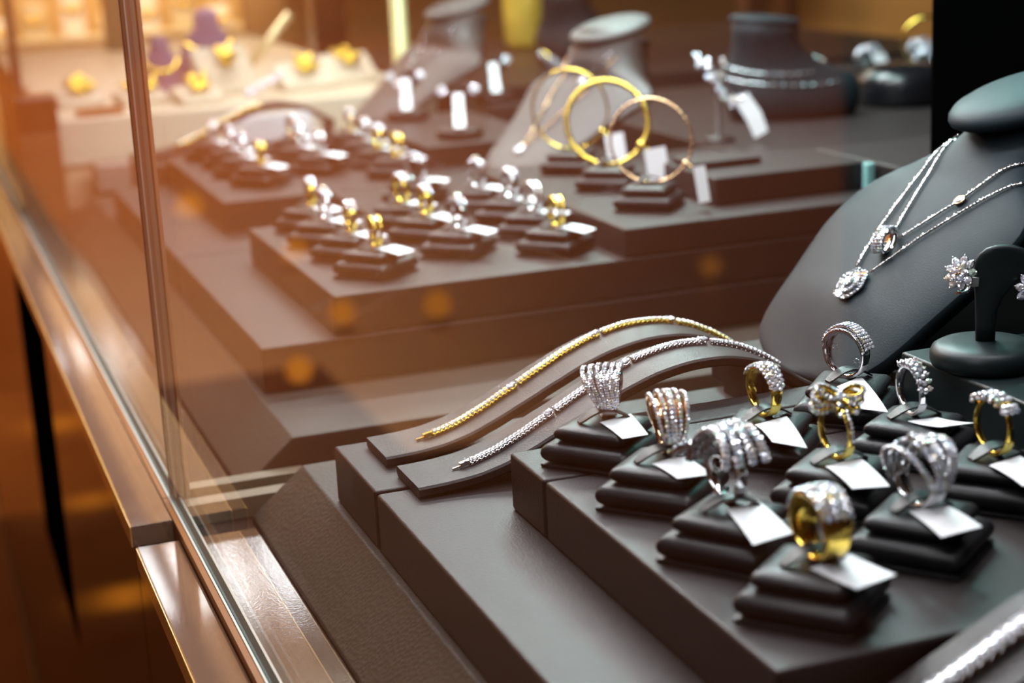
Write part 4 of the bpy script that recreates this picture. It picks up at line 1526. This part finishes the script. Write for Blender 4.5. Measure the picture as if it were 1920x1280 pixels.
# diamond spray with tag, black cushion and jewels near the post
def spray(label, loc, rz, n, tagdrop, mat=SILV):
    t = thing('jewel_display', label, 'jewelry', loc, rz)
    b, g = MB(), MB()
    b.lathe([(1.3, 0), (1.4, .2), (1.2, .4), (.25, .5), (.2, 5.5), (.1, 5.6)], 20)
    obj('stand', b.mesh('stand', LEA), t)
    m = MB()
    for k in range(n):
        u = k / n
        p = Vector((-2.0 + 3.6 * u + random.uniform(-.4, .4), -.6 + random.uniform(-.4, .4), 7.4 - 4.2 * u + random.uniform(-.5, .5)))
        g.gem(p, (random.uniform(-1, 1), -1, random.uniform(-.3, 1)), random.uniform(.2, .34), 0, 8)
    m.tube([(-2.2, -.4, 7.6), (-.6, -.5, 6.2), (.6, -.5, 4.8), (1.7, -.6, 3.2)], .14, 8)
    obj('wire', m.mesh('wire', mat), t)
    obj('stones', g.mesh('stones', GEM), t)['kind'] = 'stuff'
    if tagdrop:
        k = MB()
        k.loft([[(1.2, -1.0, 3.6), (2.4, -1.0, 4.2), (2.4, -.96, 4.2), (1.2, -.96, 3.6)], [(2.2, -1.3, 1.9), (3.5, -1.3, 2.5), (3.5, -1.26, 2.5), (2.2, -1.26, 1.9)], [(2.9, -1.5, .3), (4.0, -1.5, .9), (4.0, -1.46, .9), (2.9, -1.46, .3)]], 0, False)
        obj('price_tag', k.mesh('price_tag', PAPER), t)
    return t
spray('blurred diamond spray with a white tag, between the two far busts', (66.4, 131.5, 2.01), math.radians(-20), 26, True)
spray('blurred cluster of white jewels behind the tilted bust and bangles', (72.6, 184, -1.5), math.radians(-10), 20, True, GOLD)
_b = MB(); _b.lathe([(4.2, 0), (4.6, .6), (4.6, 2.4), (4.1, 3.3), (3.0, 3.7), (.1, 3.8)], 36)
tag(obj('round_cushion', _b.mesh('round_cushion', BLACK), None, (92.0, 143, 2.01)), 'blurred round black cushion beside the black post', 'cushion')
block('display_block', 'dark block under the jewels left of the black post', 97, 116, 150, 166, 2.01, 3.6, LEA)
def jewel_stand(label, loc, n, mat):
    t = thing('jewel_stand', label, 'jewelry', loc)
    b, g = MB(), MB()
    b.lathe([(1.6, 0), (1.7, .4), (1.1, .9), (.9, 1.4), (.1, 1.6)], 20)
    obj('base', b.mesh('base', LEA_GREEN), t)
    for k in range(n):
        q = 2 * PI * k / n
        g.gem((1.3 * math.cos(q), 1.0 * math.sin(q), 1.7 + .5 * math.sin(q * 2)), (math.cos(q), math.sin(q), .8), .36, 1, 8)
    obj('stones', g.mesh('stones', [mat, GEM]), t)['kind'] = 'stuff'
    k = MB(); k.box(-.9, .9, -.03, .03, 0, 1.6)
    o = obj('price_tag', k.mesh('price_tag', PAPER), t, (.6, -1.9, .1))
    o.rotation_euler = (math.radians(-28), 0, .2)
    return t
jewel_stand('blurred white jewel on a dark round stand, nearest the black post', (101.5, 153, 3.61), 14, SILV)
jewel_stand('blurred white jewel on a dark stand, behind the gold bangle by the post', (106.5, 162, 3.61), 12, SILV)
jewel_stand('blurred gold jewel on a stand left of the one gold hoop by the post', (98.8, 160, 3.61), 12, GOLD)
bangle('blurred yellow gold bangle standing beside the black post', (104.4, 157.5, 3.6), math.radians(60), 2.5, GOLD, .22, 0, 0, None)

# ------------------------------------------------------------------ cream displays with gold jewellery, further along
block('cream_counter', 'blurred tan display base of the third section', 16.7, 58, 192, 300, -8.15, -3.3, TAN, 'display base', None, .2)
block('cream_counter', 'blurred cream leather platform with gold jewellery', 16.5, 60, 191.6, 300, -3.28, 1.9, CREAM, 'display base', None, .3)
def gold_leaf(b, c, a0, L, w, tilt):
    d = Vector((math.cos(a0), math.sin(a0) * .6, math.sin(a0) * .8 + tilt))
    d.normalize()
    s = Vector((0, 1, 0)).cross(d).normalized()
    pts = [Vector(c) + d * (L * u) + s * (.15 * math.sin(PI * u)) for u in (0, .2, .4, .6, .8, 1)]
    b.tube(pts, lambda u: max(.03, w * math.sin(PI * min(.98, u + .08))), 8)
def wedge(label, loc, rz, L, h, gl, seed):
    t = thing('cream_wedge', 'blurred cream sloping stand %s' % label, 'display stand', loc, rz)
    b = MB()
    b.add([(-L, -2.2, 0), (L, -2.2, 0), (L, 2.6, 0), (-L, 2.6, 0), (-L, -2.0, .8), (L, -2.0, .8), (L, 2.4, h), (-L, 2.4, h)],
          [(0, 3, 2, 1), (4, 5, 6, 7), (0, 1, 5, 4), (1, 2, 6, 5), (2, 3, 7, 6), (3, 0, 4, 7)])
    obj('slope', b.mesh('slope', CREAM, .3, 3), t)
    j = thing('gold_ornament', 'blurred yellow gold ornament %s' % gl, 'gold jewelry', loc, rz)
    rnd = random.Random(seed)
    g = MB()
    for k in range(7):
        a = PI * (k + .5) / 7
        gold_leaf(g, (rnd.uniform(-.5, .5), -.2 + rnd.uniform(-.4, .4), h * .62 + .5), a, rnd.uniform(1.8, 2.8), .5, .15)
    g.sphere((0, -.4, h * .6 + .5), .7, 0, 10, 6, (1.3, .7, .8))
    obj('leaves', g.mesh('leaves', GOLD), j)
    return t
wedge('with a large gold ornament, left of the slanted gold bar', (38.0, 205, 1.91), math.radians(14), 3.6, 5.6, 'on the cream stand left of the slanted bar', 1)
wedge('right of the slanted gold bar', (47.2, 203, 1.91), math.radians(8), 3.4, 3.2, 'on the cream stand right of the slanted bar', 2)
wedge('before the upright pale gold pole', (53.6, 206, 1.91), math.radians(6), 3.0, 3.6, 'on the cream stand before the upright pole', 3)
wedge('low on the left, near the mauve busts', (33.2, 198, 1.91), math.radians(10), 2.6, 1.9, 'on the low cream stand near the mauve busts', 4)
wedge('nearest the showcase joint at upper left', (27.4, 203, 1.91), math.radians(10), 2.8, 1.6, 'on the cream stand nearest the joint', 5)
wedge('at the far left by the front glass', (20.6, 206, 1.91), math.radians(6), 2.8, 2.0, 'on the cream stand at the far left', 6)
_b = MB(); _b.box(-2.6, 2.6, -.4, .4, 0, .9)
tag(obj('brown_bar', _b.mesh('brown_bar', plain('brown_leather', (.30, .12, .04), .5), .1, 2), None, (21.4, 193.4, 1.91)), 'blurred small brown bar on the cream platform edge, left', 'holder')
block('pedestal', 'slim brown pedestal against the front glass at far left', 11.9, 16.2, 186.4, 191.2, -8.15, 1.3, plain('brown_panel', (.12, .055, .025), .4), 'pedestal', None, .1)
block('black_box', 'blurred black box against the front glass at far left', 11.95, 16.3, 186.4, 191.2, 1.32, 5.2, BLACK, 'box', None, .4)
block('dark_post', 'blurred slim dark post on the black box at the left edge', 12.1, 13.1, 188, 189.5, 5.22, 40, WOODD, 'post', None, .1)
# roll with a white bracelet
t = thing('white_bracelet', 'blurred white diamond bracelet at the cream platform edge', 'bracelet', (40.8, 196.5, 1.91))
_b = MB()
for k in range(7):
    _b.sphere((-1.9 + .62 * k, 0, .75 + .28 * k), .52, 0, 10, 6)
obj('beads', _b.mesh('beads', GEM), t)
def mauve(label, loc, sc):
    t = thing('mauve_bust', label, 'necklace bust', loc)
    b = MB()
    rings = []
    for z, rx, ry in ((0, 2.4, 1.6), (.5, 2.6, 1.7), (2.5, 2.9, 1.7), (4, 2.7, 1.5), (5.2, 1.9, 1.3), (6, 1.3, 1.1), (7.2, 1.2, 1.1), (7.6, .9, .8), (7.8, .2, .2)):
        rings.append([(rx * sc * math.cos(2 * PI * k / 28), ry * sc * math.sin(2 * PI * k / 28), z * sc) for k in range(28)])
    b.loft(rings)
    obj('torso', b.mesh('torso', PURPLE), t)
    g = MB()
    g.tube([(2.2 * sc * math.sin(q), -1.8 * sc * math.cos(q) * .9 - .2, 4.6 * sc - 1.2 * math.cos(q)) for q in [-1.6 + 3.2 * k / 16 for k in range(17)]], .32, 8)
    obj('gold_collar', g.mesh('gold_collar', GOLD), t, label='yellow gold collar')
mauve('blurred mauve velvet bust with a gold collar, left one', (31.0, 209.5, 1.91), .9)
mauve('blurred taller mauve velvet bust with a gold collar, right one', (37.6, 213.5, 1.91), 1.25)
_b = MB()
_b.tube([(-2.8, 0, 3.2), (3.2, 0, 9.6)], .55, 10)
tag(obj('slanted_bar', _b.mesh('slanted_bar', plain('pale_gold', (.80, .66, .36), .3, metallic=.4)), None, (43.6, 207.5, 1.0)), 'blurred pale gold slanted bar between cream stands', 'bar')
_b = MB()
_b.lathe([(1.5, 0), (1.5, .5), (.95, .8), (.9, 14), (.5, 14.4)], 20)
tag(obj('pole', _b.mesh('pole', plain('pale_yellow', (.74, .72, .36), .35, metallic=.2)), None, (57.4, 196.5, 1.91)), 'blurred upright pale yellow pole at the cream platform end', 'pole')
# shop behind: dark cabinet posts, shelves and a gilded panel
for x, y, w, lab in ((36, 286, 4.2, 'blurred grey green upright at the top, left of the mauve busts'), (62, 250, 5, 'blurred dark upright behind the pale yellow pole'), (139, 262, 4, 'blurred grey upright right of the upright bust'), (148, 266, 2.2, 'blurred thin dark upright right of the grey upright')):
    o = obj('shelf_post', box_mesh('shelf_post', -w / 2, w / 2, -2, 2, 0, 60, GREENM if w == 4.2 else WOODD if w < 5 else BLACK, .2, 2), None, (x, y, -8.19))
    tag(o, lab, 'post')
structure('wall_shop', box_mesh('wall_shop', 60, 300, 300, 304, -90, 34, plain('shop_panel', (.40, .24, .10), .5, .4, .45, 5), 0))
for k, (z, x0, x1) in enumerate(((10, 66, 180), (24, 66, 180))):
    o = obj('shop_shelf', box_mesh('shop_shelf', x0, x1, 288, 299.8, z, z + 1.2, WOODD, .1, 2))
    tag(o, ('lower', 'upper')[k] + ' blurred shelf on the amber shop wall', 'shelf')
rnd = random.Random(11)
for k in range(9):
    x = 78 + 11.5 * k
    for z in (11.2,):
        t = thing('gold_ornament', 'blurred gold ornament on the lower shop shelf, %s from the left end' % ('first', 'second', 'third', 'fourth', 'fifth', 'sixth', 'seventh', 'eighth', 'ninth')[k], 'gold jewelry', (x, 293, z))
        g = MB()
        for i in range(6):
            gold_leaf(g, (0, 0, 1.2), PI * (i + .5) / 6, rnd.uniform(3.0, 5.5), .9, .2)
        g.sphere((0, 0, 1.2), 1.3, 0, 10, 6)
        obj('leaves', g.mesh('leaves', GOLD), t)
_b = MB(); _b.lathe([(3.0, 0), (3.4, 1), (3.6, 6), (3.2, 11), (2.0, 14), (.4, 14.6)], 28)
tag(obj('gold_vase', _b.mesh('gold_vase', plain('bright_gold', (.85, .62, .10), .3, metallic=.3)), None, (87, 232, 2.0)), 'blurred bright gold rounded ornament between the dark busts at the top', 'ornament')
block('display_block', 'dark far block under the gold ornament at the top', 62, 130, 186, 250, -5.45, 1.95, LEA)

# ------------------------------------------------------------------ the arcade outside (seen mirrored in the panes)
block('reflection_pillar', 'added dark pillar outside in the arcade, darkens the reflection at right', -162, -112, 205, 226, -89.9, 190, REFL_DARK, 'pillar', None, 1.0)  # added unseen pillar that keeps the warm haze off the right side
LAMP = glow('amber_lamp', (1.0, 0.30, 0.02), 1.5)
LANL = ('largest, farthest out', 'second farthest out', 'left of the middle pair', 'right of the middle pair', 'beside the dark pillar', 'nearest the glass', 'first along the cabinet front', 'third along the cabinet front', 'second along the cabinet front')
for k, (x, y, z, r) in enumerate(((-78, 645, -86, 8), (-94, 537, -86, 6.5), (-86, 446, -86, 5.5), (-112, 441, -86, 6), (-199, 446, -86.5, 5), (-62, 396, -86.5, 5), (-7.5, 265, -84, 3.2), (-7.5, 370, -84, 3), (-7.8, 315, -84, 2.6))):
    t = thing('floor_lantern', 'round amber floor lantern outside, mirrored in the front, %s' % LANL[k], 'lantern', (x, y, -89.95), 0, 'amber floor lanterns outside')
    r *= .65
    b = MB(); b.lathe([(r * .7, 0), (r * .75, .3), (r * .3, max(.5, 90 + z - r + .3))], 16)
    obj('foot', b.mesh('foot', TAN), t)
    b = MB(); b.sphere((0, 0, 90 + z), r, 0, 20, 12)
    obj('globe', b.mesh('globe', LAMP), t)

# gilded pieces and pale cards on a shelf at the back wall
o = obj('shop_shelf', box_mesh('shop_shelf', 12, 110, 408, 423.5, -5.2, -4, CREAM, .2, 2))
tag(o, 'blurred pale shelf along the amber back wall at upper left', 'shelf')
ORDN = ('first', 'second', 'third', 'fourth', 'fifth', 'sixth', 'seventh', 'eighth', 'ninth')
for k in range(9):
    x = 25 + 8.6 * k
    c = thing('jewelry_card', 'blurred pale jewelry card on the back wall shelf, %s from the left' % ORDN[k], 'display card', (x, 416, -3.99))
    b = MB()
    hh = 5 + 3.5 * (k % 3)
    b.add([(-2.6, -1.4, 0), (2.6, -1.4, 0), (2.6, 1.4, 0), (-2.6, 1.4, 0), (-2.4, .9, hh), (2.4, .9, hh), (2.4, 1.3, hh), (-2.4, 1.3, hh)],
          [(0, 3, 2, 1), (4, 5, 6, 7), (0, 1, 5, 4), (1, 2, 6, 5), (2, 3, 7, 6), (3, 0, 4, 7)])
    obj('panel', b.mesh('panel', CREAM if k % 2 else PAPER, .15, 2), c)
    j = MB()
    for i in range(7):
        q = -1.2 + 2.4 * i / 6
        j.sphere((1.6 * math.sin(q), -1.5 + .35 * (hh * .6 - .9 * math.cos(q)) * .45, hh * .62 - 1.6 * math.cos(q)), .62, 0, 8, 5)
    obj('gold_beads', j.mesh('gold_beads', GOLD), c)
